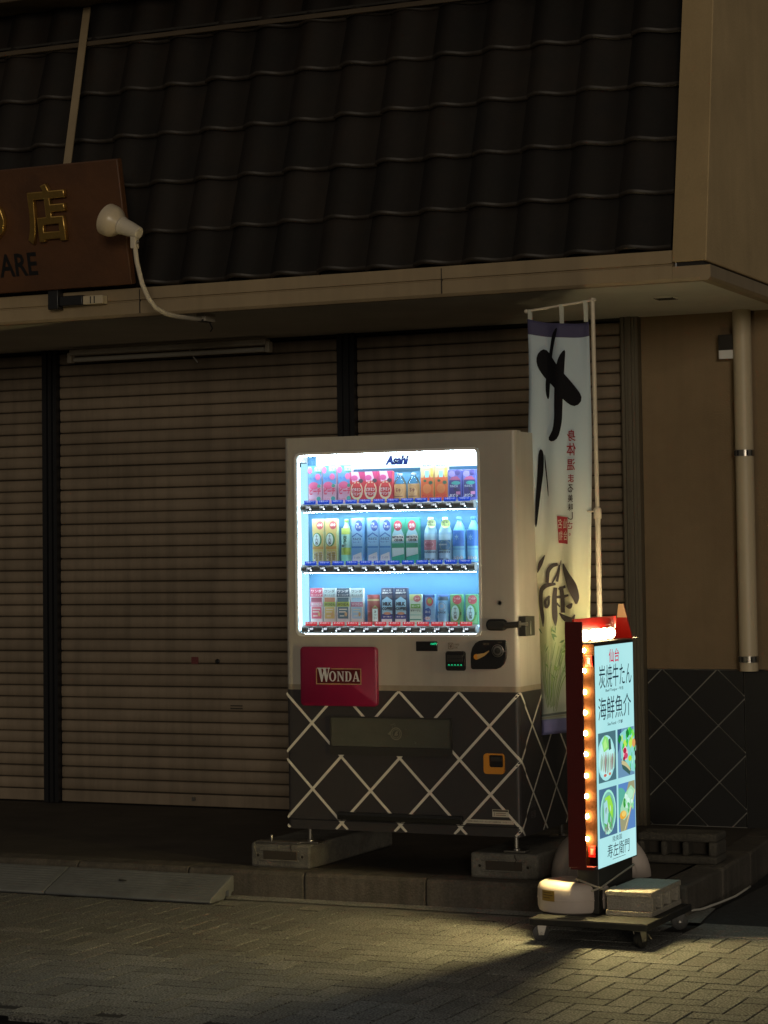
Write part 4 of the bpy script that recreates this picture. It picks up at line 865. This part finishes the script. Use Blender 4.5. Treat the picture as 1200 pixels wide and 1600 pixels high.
rp = N.new('ShaderNodeValToRGB'); cr = rp.color_ramp  # printed tones; the yellow middle also paints in the bulbs' light
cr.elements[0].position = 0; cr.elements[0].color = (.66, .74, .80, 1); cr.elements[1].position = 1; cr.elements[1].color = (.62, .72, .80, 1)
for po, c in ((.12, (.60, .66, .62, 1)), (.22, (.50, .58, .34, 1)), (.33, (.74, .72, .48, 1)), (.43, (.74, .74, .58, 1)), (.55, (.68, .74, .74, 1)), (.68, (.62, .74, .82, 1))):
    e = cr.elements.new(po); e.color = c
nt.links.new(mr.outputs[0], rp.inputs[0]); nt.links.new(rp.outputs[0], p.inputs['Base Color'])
tr = N.new('ShaderNodeBsdfTranslucent'); nt.links.new(rp.outputs[0], tr.inputs[0]); mx = N.new('ShaderNodeMixShader'); mx.inputs[0].default_value = .3
nt.links.new(p.outputs[0], mx.inputs[1]); nt.links.new(tr.outputs[0], mx.inputs[2]); nt.links.new(mx.outputs[0], N['Material Output'].inputs[0])
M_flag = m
M_viol = mat('flag_violet', (.27, .28, .66), .8, var=.1, vscale=8); M_violt = mat('flag_violet_top', (.06, .055, .12), .8)
b = MB(); nx, nz = 16, 110; z0, z1 = .728, 2.575
vs = []
for j in range(nz+1):
    z = z0+(z1-z0)*j/nz
    for i in range(nx+1):
        t = i/nx; zz = z+.034*t*max(0, 1-(z-z0)/.45)-.045*math.sin(math.pi*min(1, t*.55+.12))*max(0, 1-(z1-z)/.4)+.045*math.sin(.12*math.pi)*max(0, 1-(z1-z)/.4)
        x = fxl(z)+(fxr(z)-fxl(z))*t; vs.append((x-1.40, fy(x, z)-.25, zz))
b.v = vs
for j in range(nz):
    for i in range(nx):
        zc = z0+(z1-z0)*(j+.5)/nz; t = (i+.5)/nx
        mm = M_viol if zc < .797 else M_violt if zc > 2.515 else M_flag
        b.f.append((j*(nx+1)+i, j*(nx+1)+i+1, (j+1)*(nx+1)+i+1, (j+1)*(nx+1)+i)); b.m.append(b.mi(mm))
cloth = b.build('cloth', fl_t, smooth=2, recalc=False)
so = cloth.modifiers.new('thickness', 'SOLIDIFY'); so.thickness = .0008
def FL(x, z, d): return (x-1.40, fy(x, z)-.25-.0042-d, z)
M_brush = mat('banner_black_ink', (.0035, .0035, .006), .8, spec=.2); M_brush2 = mat('banner_brown_ink', (.045, .036, .034), .7); M_rink = mat('banner_red_ink', (.30, .02, .03), .7)
def dense(poly, step=.03):
    o = []
    for i in range(len(poly)):
        a, c = poly[i], poly[(i+1) % len(poly)]; n = max(1, int(math.hypot(c[0]-a[0], c[1]-a[1])/step))
        for k in range(n): o.append((a[0]+(c[0]-a[0])*k/n, a[1]+(c[1]-a[1])*k/n))
    return o
def smooth_poly(poly):
    q = dense(poly, .018)
    for _ in range(2): q = [tuple((q[i-1][j]+2*q[i][j]+q[(i+1) % len(q)][j])/4 for j in range(2)) for i in range(len(q))]
    return q
SE = [[(1.154, 2.418), (1.186, 2.448), (1.21, 2.42), (1.355, 2.223), (1.357, 2.196), (1.32, 2.17), (1.275, 2.208), (1.234, 2.269), (1.196, 2.298), (1.155, 2.363)],
 [(1.263, 2.542), (1.228, 2.508), (1.207, 2.402), (1.194, 2.302), (1.191, 2.257), (1.198, 2.209), (1.209, 2.202), (1.214, 2.283), (1.224, 2.392), (1.235, 2.446)],
 [(1.29, 2.443), (1.255, 2.39), (1.239, 2.318), (1.235, 2.201), (1.235, 2.128), (1.224, 2.056), (1.191, 2.044), (1.217, 2.018), (1.251, 2.033), (1.269, 2.109), (1.276, 2.253), (1.284, 2.362)],
 [(1.164, 2.015), (1.181, 1.985), (1.176, 1.895), (1.16, 1.805), (1.138, 1.642), (1.132, 1.642), (1.135, 1.751), (1.147, 1.878), (1.156, 1.986)],
 [(1.184, 1.985), (1.191, 1.913), (1.201, 1.804), (1.198, 1.768), (1.192, 1.84), (1.182, 1.94)]]
for k, s in enumerate(SE):
    b = MB(); b.poly(smooth_poly(s), FL, .0006+.0005*k, M_brush, cut=.02); b.build('brush_stroke', cloth if False else fl_t, smooth=2, recalc=False)
NABE = [[(1.173, 1.524, 0.0043), (1.15, 1.487, 0.0241), (1.135, 1.448, 0.0043)], [(1.232, 1.484, 0.0134), (1.206, 1.479, 0.0187), (1.186, 1.455, 0.0187), (1.182, 1.402, 0.0161)], [(1.24, 1.481, 0.0075), (1.228, 1.444, 0.0086), (1.205, 1.402, 0.0075)],
 [(1.219, 1.397, 0.0107), (1.176, 1.392, 0.0214), (1.15, 1.371, 0.0225), (1.146, 1.307, 0.0225), (1.156, 1.249, 0.0236), (1.156, 1.209, 0.0043)], [(1.218, 1.381, 0.0161), (1.212, 1.333, 0.0187), (1.213, 1.249, 0.0236), (1.214, 1.212, 0.0043)],
 [(1.194, 1.344, 0.0096), (1.169, 1.323, 0.0129), (1.176, 1.291, 0.0139), (1.19, 1.307, 0.0086), (1.191, 1.339, 0.0075)], [(1.26, 1.486, 0.0064), (1.27, 1.454, 0.0268), (1.303, 1.391, 0.0509), (1.324, 1.338, 0.0321), (1.324, 1.309, 0.0086)],
 [(1.249, 1.5, 0.0043), (1.225, 1.407, 0.0118)], [(1.244, 1.386, 0.0214), (1.251, 1.333, 0.0225), (1.25, 1.27, 0.0225)], [(1.222, 1.339, 0.0107), (1.254, 1.341, 0.015), (1.287, 1.348, 0.0086)], [(1.23, 1.374, 0.0086), (1.269, 1.386, 0.0129)],
 [(1.231, 1.269, 0.0043), (1.258, 1.245, 0.0294), (1.303, 1.238, 0.0214), (1.317, 1.263, 0.0043)], [(1.269, 1.299, 0.0043), (1.293, 1.297, 0.0268), (1.307, 1.312, 0.0054)], [(1.221, 1.312, 0.0107), (1.236, 1.296, 0.0064)]]
b = MB()
for k, s in enumerate(NABE): b.stroke(s, FL, .0006+.0002*k, M_brush2)
b.build('brush_character', fl_t, smooth=2, recalc=False)
b = MB()   # red column and seal, seen from the back so mirrored
zz = 2.05
for ch, sz, col in (('身', .05, M_rink), ('体', .055, M_rink), ('温', .05, M_rink), ('ま', .036, M_rink), ('る', .036, M_brush2), ('美', .032, M_brush2), ('味', .032, M_brush2), ('し', .034, M_brush2), ('さ', .032, M_rink), ('。', .012, M_rink)):
    b.text(ch, 1.308-.0007*(2.05-zz)/.01*.3, zz, sz*.78, sz, FL, .0006, col, off=.012, mirror=True, res=2); zz -= sz*1.22
b.build('red_lettering', fl_t, smooth=2, recalc=False)
b = MB(); sp_ = [(1.238, 1.697), (1.288, 1.690), (1.288, 1.572), (1.240, 1.578)]; b.poly(dense(sp_, .02), FL, .0006, M_rink, cut=.02)
M_fw = mat('flag_white_ink', (.5, .5, .42), .8)
for i, c in enumerate('仙台名物'): b.text(c, 1.276-.024*(i//2), 1.662-.052*(i % 2), .019, .042, FL, .0012, M_fw, off=.0, mirror=True)
b.build('red_seal', fl_t, smooth=2, recalc=False)
b = MB(); M_lf = [mat('leaf_print_a', (.22, .34, .12), .8), mat('leaf_print_b', (.30, .42, .22), .8), mat('leaf_print_c', (.16, .27, .13), .8)]
rng = random.Random(3)
for i in range(13):   # printed bunch of parsley stems and leaves
    x = 1.150+.007*i*.8; xa = x+rng.uniform(-.01, .02)
    b.stroke([(1.165+.005*i*.7, .835+rng.uniform(0, .03), .002), (xa, .96, .004), (1.14+.016*i*.9, 1.10+rng.uniform(-.03, .05), .002)], FL, .0006+.0001*i, M_lf[i % 3])
for i in range(38):
    x, z = rng.uniform(1.15, 1.36), rng.uniform(.96, 1.19); a = rng.uniform(.4, 2.6); l = rng.uniform(.018, .04)
    b.stroke([(x, z, .001), (x+math.cos(a)*l*.5, z+math.sin(a)*l*.5, rng.uniform(.006, .014)), (x+math.cos(a)*l, z+math.sin(a)*l, .001)], FL, .002+.00005*i, M_lf[i % 3])
b.build('leaf_print', fl_t, smooth=2, recalc=False)
b = MB(); b.stroke([(fxl(.8)+.003, .815, .010), (1.25, .832, .010), (1.382, .85, .010)], FL, .0006, mat('flag_grey_line', (.16, .20, .22), .8)); b.stroke([(fxl(.8)+.003, .803, .004), (1.25, .822, .004), (1.382, .84, .004)], FL, .0006, M_fw); b.build('hem_lines', fl_t, smooth=2, recalc=False)
for x, zt in ((-.285, 2.585), (-.135, 2.565), (-.022, 2.58)):
    za = 2.612+(x+.30)*.1
    b = MB(); b.add([(x-.008, -.012, za+.006), (x+.008, -.012, za+.006), (x+.010, -.011, zt-.03), (x-.006, -.011, zt-.03), (x-.008, .006, za+.006), (x+.008, .006, za+.006), (x+.010, -.001, zt-.03), (x-.006, -.001, zt-.03)], [(0, 1, 2, 3), (4, 5, 6, 7), (0, 1, 5, 4)], M_fw); b.build('hanging_loop', fl_t)
# half-moon water tank holding the pole
tk = thing('flag_base', 'white half-moon plastic tank holding the banner pole behind the lit sign', 'flag base', (1.40, .25, KZ), R(24))
b = MB(); NN = 26; RX, RZ = .215, .21
rings = [(-.10, .80), (-.098, .86), (-.085, .93), (-.055, 1.0), (.055, 1.0), (.085, .95), (.10, .86)]
vs = []; fs = []
for y, s in rings:
    for i in range(NN+1):
        a = math.pi*i/NN; vs.append((RX*s*math.cos(a), y, RZ*s*math.sin(a)))
m_ = NN+1
for k in range(len(rings)-1):
    for i in range(NN): fs.append((k*m_+i, k*m_+i+1, (k+1)*m_+i+1, (k+1)*m_+i))
    fs.append((k*m_, (k+1)*m_, (k+1)*m_+NN, k*m_+NN))
fs.append(tuple(range(m_))); fs.append(tuple(range(len(vs)-1, len(vs)-m_-1, -1)))
b.add(vs, fs, M_drum); b.build('tank', tk)
b = MB(); vs = []
for s in (.70, .66, .50, .47):
    for i in range(NN+1): a = math.pi*i/NN; vs.append((RX*s*math.cos(a), -.102 if s in (.70, .47) else -.108, RZ*s*math.sin(a)+.012))
b.add(vs, [(k*m_+i, k*m_+i+1, (k+1)*m_+i+1, (k+1)*m_+i) for k in range(3) for i in range(NN)], M_drum); b.build('moulded_rib', tk)
b = MB(); b.lathe([(.026, .19), (.026, .225), (.018, .23)], M_drum, n=16); b.build('pole_socket', tk)

# ================================================================== LIT STREET SIGN ON A DOLLY
DZ = .10
dl = thing('dolly', 'black flat dolly on casters carrying the lit restaurant sign', 'dolly', (1.713, -.50, 0))
b = MB(); b.box(-.243, .244, -.29, .28, DZ-.028, DZ, mat('deck_paint', (.010, .0095, .009), .65, var=.5, vscale=14)); b.build('deck', dl, bevel=.004)
b = MB(); b.box(-.243, .244, -.293, -.2905, DZ-.004, DZ+.001, M_steel); b.build('edge_trim', dl)
M_tyre = mat('caster_rubber', (.012, .012, .012), .5)
for x, y, a in ((-.222, -.225, .5), (.200, -.245, -1.9), (.205, .235, .4), (-.2, .235, .3)):
    c = MB(); Mc = Matrix.Translation((x, y, .034)) @ Matrix.Rotation(a, 4, 'Z') @ Matrix.Rotation(R(90), 4, 'X')
    c.lathe([(0, -.013), (.022, -.013), (.033, -.011), (.034, -.006), (.034, .006), (.033, .011), (.022, .013), (0, .013)], M_tyre, n=20, M=Mc); w = c.build('caster_wheel', dl)
    FK = M_steel if y < 0 else M_blk2
    c = MB(); Mf = Matrix.Translation((x, y, 0)) @ Matrix.Rotation(a, 4, 'Z')
    def T(p): return tuple(Mf @ Vector(p))
    for s in (-1, 1):
        q = [(-.010, s*.016, .026), (.012, s*.016, .026), (.024, s*.016, .066), (-.016, s*.016, .066)]; q2 = [(a_, s*.019, c_) for a_, _, c_ in q]
        c.add([T(v) for v in q+q2], [(0, 1, 2, 3), (7, 6, 5, 4), (0, 4, 5, 1), (1, 5, 6, 2), (2, 6, 7, 3), (3, 7, 4, 0)], FK)
    q = [T((a_, b_, c_)) for a_ in (-.024, .026) for b_ in (-.022, .022) for c_ in (.066, DZ-.0285)]
    c.add(q, [(0, 1, 3, 2), (4, 6, 7, 5), (0, 4, 5, 1), (2, 3, 7, 6), (0, 2, 6, 4), (1, 5, 7, 3)], FK)
    c.tube([T((0, -.022, .034)), T((0, .022, .034))], .006, M_steel, 8); c.build('caster_fork', w, bevel=.0015)
    if x > .1 and y < 0:
        c = MB(); c.add([T(v) for v in ((-.03, -.012, .050), (-.03, .012, .050), (-.052, .012, .028), (-.052, -.012, .028), (-.03, -.012, .056), (-.03, .012, .056), (-.056, .012, .032), (-.056, -.012, .032))], [(0, 1, 2, 3), (7, 6, 5, 4), (0, 4, 5, 1), (1, 5, 6, 2), (2, 6, 7, 3), (3, 7, 4, 0)], M_steel); c.build('brake_lever', w)

ls = thing('lit_restaurant_sign', 'tall narrow lit restaurant sign with bulb-lined maroon case and menu photos', 'lit sign', (1.66, -.60, DZ))
ox, oy, oz = 1.66, -.60, DZ
def L_(x0, x1, y0, y1, z0, z1): return (x0-ox, x1-ox, y0-oy, y1-oy, z0-oz, z1-oz)
b = MB(); b.box(*L_(1.612, 1.70, -.617, -.20, DZ+.001, .292), M_blk2); b.build('stand', ls, bevel=.003)
b = MB(); b.box(*L_(1.598, 1.6835, -.618, -.14, .2925, 1.168), M_maroon); b.build('case', ls)
MAR = mat('margin_brown', (.010, .0030, .0008), .9, var=.25, vscale=6, spec=.02)
b = MB(); b.box(*L_(1.580, 1.698, -.6215, -.619, .2925, 1.166), MAR); b.build('bulb_channel', ls)
b = MB(); b.box(*L_(1.596, 1.670, -.676, -.670, .288, 1.258), M_maroon); b.box(*L_(1.628, 1.636, -.669, -.622, .30, 1.16), M_maroon); b.build('cover_plate', ls, bevel=.002)
b = MB(); b.box(*L_(1.602, 1.698, -.669, -.622, .2795, .2905), M_maroon); b.build('bottom_rim', ls)
# red crest along the top with a fin at the far end
b = MB(); b.box(*L_(1.624, 1.632, -.665, -.155, 1.170, 1.268), M_red); b.build('crest', ls)
b = MB(); b.add([(1.620-ox, -.150-oy, 1.17-oz), (1.701-ox, -.150-oy, 1.17-oz), (1.680-ox, -.20-oy, 1.318-oz), (1.660-ox, -.20-oy, 1.318-oz),
                 (1.620-ox, -.138-oy, 1.17-oz), (1.701-ox, -.138-oy, 1.17-oz), (1.680-ox, -.188-oy, 1.318-oz), (1.660-ox, -.188-oy, 1.318-oz)],
                [(0, 1, 2, 3), (7, 6, 5, 4), (0, 4, 5, 1), (1, 5, 6, 2), (2, 6, 7, 3), (3, 7, 4, 0)], M_red); fin = b.build('crest_fin', ls)
b = MB(); b.add([(1.646-ox, -.1835-oy, 1.262-oz), (1.690-ox, -.1835-oy, 1.262-oz), (1.6805-ox, -.2012-oy, 1.3185-oz), (1.6595-ox, -.2012-oy, 1.3185-oz)], [(0, 1, 2, 3)], mat('painted_fin_light', (.80, .50, .26), .4)); b.build('fin_light_patch', fin, recalc=False)  # pale sheet paints the bulbs' light onto the top of the red fin
b = MB(); b.box(*L_(1.600, 1.699, -.668, -.05, 1.1685, 1.175), M_alu); b.build('crest_sill', ls)
G_bulb = glow('bulb_filament', (1.0, .79, .33), 2350)
G_bulb2 = glow('crest_bulb', (1.0, .80, .42), 13)
G_bulb3 = glow('added_banner_bulb', (1.0, .82, .45), 420)  # bulbs added out of sight behind the fin to light the banner
bz_ = [1.143, 1.063, .978, .896, .814, .732, .647, .566, .486, .398]
def bulb_mesh(r, g): return MB().ball((0, 0, 0), r, g, 12, 8, (1, 1, 1.15)).mesh('bulb', 2)
bm1, bm2 = bulb_mesh(.0072, G_bulb), bulb_mesh(.021, G_bulb2)
for xc in (1.661, 1.6085):
    for z in bz_: link('bulb', bm1, ls, loc=(xc-ox, -.634-oy, z-oz))
bm3 = bulb_mesh(.018, G_bulb3)
for y in (-.635, -.535, -.475, -.405, -.33): link('bulb', bm2, ls, loc=(1.668-ox, y-oy, 1.202-oz))
for y in (-.118, -.075): link('bulb', bm3, ls, loc=(1.636-ox, y-oy, 1.202-oz))
b = MB()
for z in (1.101, .347): b.box(*L_(1.664, 1.692, -.629, -.622, z-.022, z+.022), M_red); b.box(*L_(1.672, 1.684, -.6295, -.629, z-.012, z+.012), mat('seal_pale', (.6, .2, .15), .5))
b.build('red_seal', ls)
# LED menu panel
PX = 1.700
b = MB(); b.box(*L_(1.6845, PX-.001, -.6185, -.135, .272, 1.166), M_blk); fr = b.build('panel_frame', ls, bevel=.002)
b = MB(); b.box(*L_(1.588, 1.5975, -.6155, -.135, .272, 1.166), M_blk); b.build('rear_panel', ls)
PU, PV = .469, .880
def LP(u, t, d): return (PX+.0005+d-ox, -.617+u*PU-oy, 1.158-t*PV-oz)
m = bpy.data.materials.new('panel_led'); m.use_nodes = True; nt = m.node_tree; N = nt.nodes; N.remove(N['Principled BSDF'])
e = N.new('ShaderNodeEmission'); e.inputs[1].default_value = 1.0; nz_ = N.new('ShaderNodeTexNoise'); nz_.inputs['Scale'].default_value = 3
rp = N.new('ShaderNodeValToRGB'); rp.color_ramp.elements[0].color = (.30, .69, .72, 1); rp.color_ramp.elements[1].color = (.58, .92, .92, 1); tc = N.new('ShaderNodeTexCoord')
nt.links.new(tc.outputs['Object'], nz_.inputs['Vector']); nt.links.new(nz_.outputs['Fac'], rp.inputs[0]); nt.links.new(rp.outputs[0], e.inputs[0]); nt.links.new(e.outputs[0], N['Material Output'].inputs[0])
b = MB(); b.box(PX-.0008-ox, PX+.0005-ox, -.617-oy, -.148-oy, .278-oz, 1.158-oz, m); panel = b.build('menu_panel', ls)
def gl(h, k=1.): 
    c = lin(h); return glow('lit_'+h.strip('#'), c, k)
b = MB(); D = .0006; ink = glow('lit_ink', (.010, .03, .05), 1); LPt = LP
def TX(body, u, t, w, h, m, off=.0, slant=0.):
    q = MB(); q.text(body, u, 0, w, h, lambda a, c, d: LP(a, t-c, d), D, m, off=off, slant=slant, res=3); q.build('lettering', panel, recalc=False)
TX('仙台', .49, .05, .27, .062, gl('#c8204c'), .012, .10)
TX('炭焼牛たん', .52, .142, .86, .105, ink, .0, .08)
TX('Beef Tongue・牛舌', .49, .207, .47, .018, ink, .012)
TX('海鮮魚介', .49, .287, .86, .105, ink, .0, .08)
TX('Sea Food・海鮮', .49, .360, .40, .018, ink, .012)
TX('陸奥国', .49, .888, .24, .024, ink, .0)
TX('寿左衛門', .52, .938, .58, .062, ink, .0, .12)
b.rect(.36, .70, .978, .980, LP, D, ink)
b.build('fine_print', panel, recalc=False)
def photo(u0, u1, t0, t1, bgc, items):
    q = MB(); q.rect(u0, u1, t0, t1, LP, D, gl(bgc))
    sc = lambda u, v: (u0+(u1-u0)*u, t0+(t1-t0)*v)
    for k, it in enumerate(items):
        d = D+.00025*(k+1)
        if it[0] == 'e':
            _, cx, cy, rx, ry, c = it; cx, cy = sc(cx, cy); q.ell(cx, cy, rx*(u1-u0), ry*(t1-t0), LP, d, gl(c), 22)
        elif it[0] == 'p': q.poly([sc(*p_) for p_ in it[1]], LP, d, gl(it[2]))
        else:
            q.stroke([(*sc(p_[0], p_[1]), p_[2]*(u1-u0)) for p_ in it[1]], lambda a, c_, dd: LP(a, c_, dd), d, gl(it[2]))
    # keep the overhanging shapes inside the print
    q.v = [(x, min(max(y, -.617+u0*PU-oy), -.617+u1*PU-oy), min(max(z, 1.158-t1*PV-oz), 1.158-t0*PV-oz)) for x, y, z in q.v]
    q.build('menu_photo', panel, recalc=False)
rg = random.Random(5)
it = [('e', .44, .52, .50, .46, '#a8e6e6'), ('e', .44, .53, .42, .38, '#bdf0ee'), ('p', [(.2, .2), (.35, .06), (.55, .12), (.6, .34), (.3, .40)], '#8ee07a'), ('p', [(.28, .22), (.4, .12), (.5, .3), (.32, .36)], '#b4f090'), ('p', [(.56, .16), (.68, .14), (.72, .36), (.58, .38)], '#3c5a54')]
for k in range(7): x = .12+.115*k; it += [('s', [(x+.05, .42-.03*math.sin(k), .02), (x+.02, .6, .11), (x-.01, .84-.03*abs(k-3), .05)], ['#9cc0a8', '#b8d4c0', '#a08c84'][k % 3]), ('s', [(x+.09, .46, .01), (x+.06, .62, .025), (x+.03, .82-.03*abs(k-3), .01)], '#5c5450')]
it += [('e', .3, .86, .08, .03, '#c86a58'), ('e', .56, .85, .07, .03, '#d08468')]
photo(.04, .495, .395, .62, '#4c727c', it)
it = [('p', [(.0, 0), (.25, 0), (.1, .4), (0, .5)], '#3c5c80'), ('p', [(.15, .1), (.5, .02), (1, .2), (1, .95), (.5, .85), (.2, .6)], '#8cd8d0')]
for k in range(16): x, y, a = rg.uniform(.2, .9), rg.uniform(.04, .36), rg.uniform(0, 3); it.append(('s', [(x, y, .02), (x+.12*math.cos(a), y+.06*math.sin(a), .11), (x+.22*math.cos(a), y+.12*math.sin(a), .01)], ['#3cc850', '#7ce060', '#1c8038', '#c0e85c'][k % 4]))
it += [('p', [(.25, .42), (.42, .36), (.55, .5), (.5, .66), (.28, .64)], '#f0c0c4'), ('e', .36, .46, .1, .06, '#b82848'), ('e', .42, .57, .12, .06, '#d04868'), ('e', .3, .62, .07, .04, '#a02040'), ('e', .9, .34, .1, .09, '#e0a060'), ('p', [(.12, .68), (.3, .64), (.7, .86), (.62, .98), (.2, .82)], '#3c6058'), ('s', [(.14, .68, .04), (.4, .74, .05), (.66, .88, .03)], '#c8c090'), ('e', .64, .64, .1, .06, '#b4e23c')]
for k in range(10): x, y = rg.uniform(.6, .98), rg.uniform(.5, .95); it.append(('s', [(x, y, .01), (x+.03, y-.06, .05), (x+.02, y-.12, .01)], ['#7ce0a0', '#4cc060', '#b4f0d0'][k % 3]))
photo(.54, .985, .395, .62, '#6c94b4', it)
it = [('e', .5, .5, .44, .46, '#a4ecd4'), ('e', .5, .5, .38, .41, '#7cb8b0'), ('e', .5, .52, .30, .36, '#5cb86c'), ('p', [(.3, .2), (.6, .16), (.76, .4), (.72, .66), (.56, .5), (.4, .34)], '#9ce04c'), ('p', [(.24, .3), (.42, .24), (.5, .5), (.42, .76), (.24, .7)], '#a8dce0')]
for k in range(18): x, y = rg.uniform(.26, .6), rg.uniform(.3, .84); it.append(('s', [(x, y, .01), (x+rg.uniform(-.05, .05), y+.06, .05), (x+rg.uniform(-.05, .05), y+.13, .01)], ['#b8d8d4', '#8c8c80', '#6c7468', '#c8e8d0'][k % 4]))
photo(.04, .495, .648, .868, '#4c7090', it)
it = [('e', .1, .4, .4, .32, '#5cb09c'), ('p', [(.62, 0), (.98, 0), (1, .25), (.45, 1), (.1, 1), (.06, .75)], '#9c9c78'), ('p', [(.40, .22), (.75, .08), (.98, .2), (.9, .42), (.6, .68), (.3, .78), (.08, .68), (.1, .5)], '#a4dcb4'), ('e', .5, .4, .2, .14, '#c8f0e0'), ('e', .7, .26, .16, .1, '#b4e8c8'), ('e', .34, .42, .08, .1, '#3c9c3c'), ('e', .24, .66, .2, .09, '#e8a83c'), ('e', .28, .64, .13, .06, '#f0d070'), ('s', [(.98, .2, .02), (.6, .68, .03), (.3, 1, .02)], '#e0d0a0')]
for k in range(12): x, y = rg.uniform(.3, .9), rg.uniform(.12, .6); it.append(('s', [(x, y, .01), (x+.05, y+.03, .06), (x+.1, y+.01, .01)], ['#d8f8ec', '#8cd89c', '#5cb86c'][k % 3]))
photo(.54, .985, .648, .868, '#5c88c4', it)
# rope tying the sign down
b = MB()
b.tube([(1.606, -.60, .237), (1.608, -.6215, .236), (1.66, -.6225, .219), (1.702, -.6215, .206), (1.7045, -.60, .199), (1.715, -.56, .190), (1.74, -.53, .2005)], .0042, M_rope, 8)
b.tube([(1.606, -.60, .174), (1.608, -.6215, .175), (1.66, -.6245, .187), (1.703, -.6225, .204), (1.7055, -.60, .205), (1.7055, -.40, .226), (1.7055, -.20, .244), (1.700, -.192, .246), (1.66, -.190, .24)], .0042, M_rope, 8)
tag(b.build('rope', smooth=2), 'pale cotton rope tied round the black foot of the lit sign', 'rope')
# round weight and hollow block on the dolly
wt = thing('round_weight', 'round pinkish white plastic weight with gold label left of the lit sign', 'weight', (1.562, -.535, DZ))
b = MB(); b.lathe([(0, 0), (.128, 0), (.138, .006), (.143, .02), (.144, .06), (.143, .092), (.136, .108), (.122, .117), (.104, .120), (.100, .117), (.096, .120), (.02, .121), (0, .121)], M_drum, n=36); b.lathe([(.1432, .050), (.1452, .052), (.1452, .056), (.1432, .058)], M_drum, n=36); b.build('tank', wt, bevel=0)
b = MB(); Pd = lambda u, v, d: (math.sin(u)*(.1446+d), -math.cos(u)*(.1446+d), v); M_gl = mat('gold_label', (.36, .23, .05), .35, metal=.3)
b.rect(-.66, -.19, .050, .092, Pd, .0012, M_gl, 8)
for v, w in ((.083, .30), (.073, .36), (.063, .26)): b.rect(-.60, -.60+w, v-.0012, v+.0018, Pd, .0018, mat('label_brown', (.10, .06, .02), .5), 6)
b.build('label', wt, recalc=False)
bk = thing('hollow_block', 'hollow concrete block lying on the dolly right of the lit sign', 'concrete block', (1.73, -.63, DZ))
bw, bl, bh = .192, .385, .098
b = MB()    # profile with the grooved end, three hollow cores through to the right face
def block_face(x):
    return None
cores = [(.055, .130), (.158, .233), (.261, .336)]
zc0, zc1 = .022, .076
b.box(0, bw, 0, bl, .0, zc0, M_conc2); b.box(0, bw, 0, bl, zc1, bh, M_conc2)
edges = [0.0]+[v for c in cores for v in c]+[bl]
for k in range(0, len(edges), 2):
    y0, y1 = edges[k], edges[k+1]
    if k == 0: y0 = .016
    if k == len(edges)-2: y1 = bl-.016
    b.box(0, bw, y0, y1, zc0-.002, zc1+.002, M_conc2)
b.build('block_body', bk, bevel=.004, seg=2)
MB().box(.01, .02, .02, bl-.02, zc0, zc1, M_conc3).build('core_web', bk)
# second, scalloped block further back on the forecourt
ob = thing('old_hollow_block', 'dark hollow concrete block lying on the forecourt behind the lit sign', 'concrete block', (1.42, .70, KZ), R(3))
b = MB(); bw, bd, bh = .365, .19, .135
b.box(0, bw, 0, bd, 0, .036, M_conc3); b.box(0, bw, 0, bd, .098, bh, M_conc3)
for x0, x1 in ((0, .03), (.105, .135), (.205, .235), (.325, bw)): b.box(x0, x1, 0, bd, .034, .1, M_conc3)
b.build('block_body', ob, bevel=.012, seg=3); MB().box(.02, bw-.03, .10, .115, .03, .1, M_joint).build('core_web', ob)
# power lead running to the right
b = MB(); b.tube([(1.74, -.16, .10), (1.78, -.02, .05), (1.83, .10, .02), (1.862, .20, .012), (1.875, .30, .012), (1.885, .42, .012), (1.895, .62, .012), (1.882, .82, .012), (1.874, .93, .012)], .005, M_cable, 8)
b.tube([(1.74, -.15, .10), (1.80, .0, .04), (1.845, .12, .017), (1.872, .24, .011), (1.868, .33, .011), (1.88, .40, .011)], .004, M_cable, 8)
tag(b.build('power_cable', smooth=2), 'white power cable trailing from the sign along the kerb corner', 'cable')

# ================================================================== KERB RAMPS
def ramp(x0, x1, label):
    t = thing('kerb_ramp', label, 'kerb ramp', (x0, -.10, 0), 0, 'grey ramps against the kerb')
    b = MB(); w = x1-x0
    p = [(-.222, .004), (-.226, .014), (-.214, .024), (-.012, .103), (-.004, .100), (-.004, .03), (-.02, .03), (-.03, .012), (-.05, .012), (-.05, .04), (-.075, .04), (-.085, .012), (-.10, .004)]
    b.prism(p, 0, w, M_ramp, 0); b.build('ramp_body', t, bevel=.005)
    b = MB()
    n = 9
    for k in range(n):
        u = -.19+.02*k; z = .024+(u+.214)/(.202)*.079
        b.box(.03, w-.03, u, u+.007, z-.002, z+.0022, M_ramp)
    tag(b.build('grip_ribs', t, bevel=.001), kind='stuff')
    b = MB(); b.lathe([(0, 0), (.018, 0), (.02, .003), (.012, .004), (0, .002)], M_blk2, n=14, M=Matrix.Translation((w*.40, -.11, .066)) @ Matrix.Rotation(-.37, 4, 'X') @ Matrix.Identity(4)); b.build('anchor_hole', t)
ramp(-1.086, -.222, 'grey plastic kerb ramp nearest the vending machine, its end showing')
ramp(-1.955, -1.094, 'grey plastic kerb ramp cut off by the left edge of the photo')
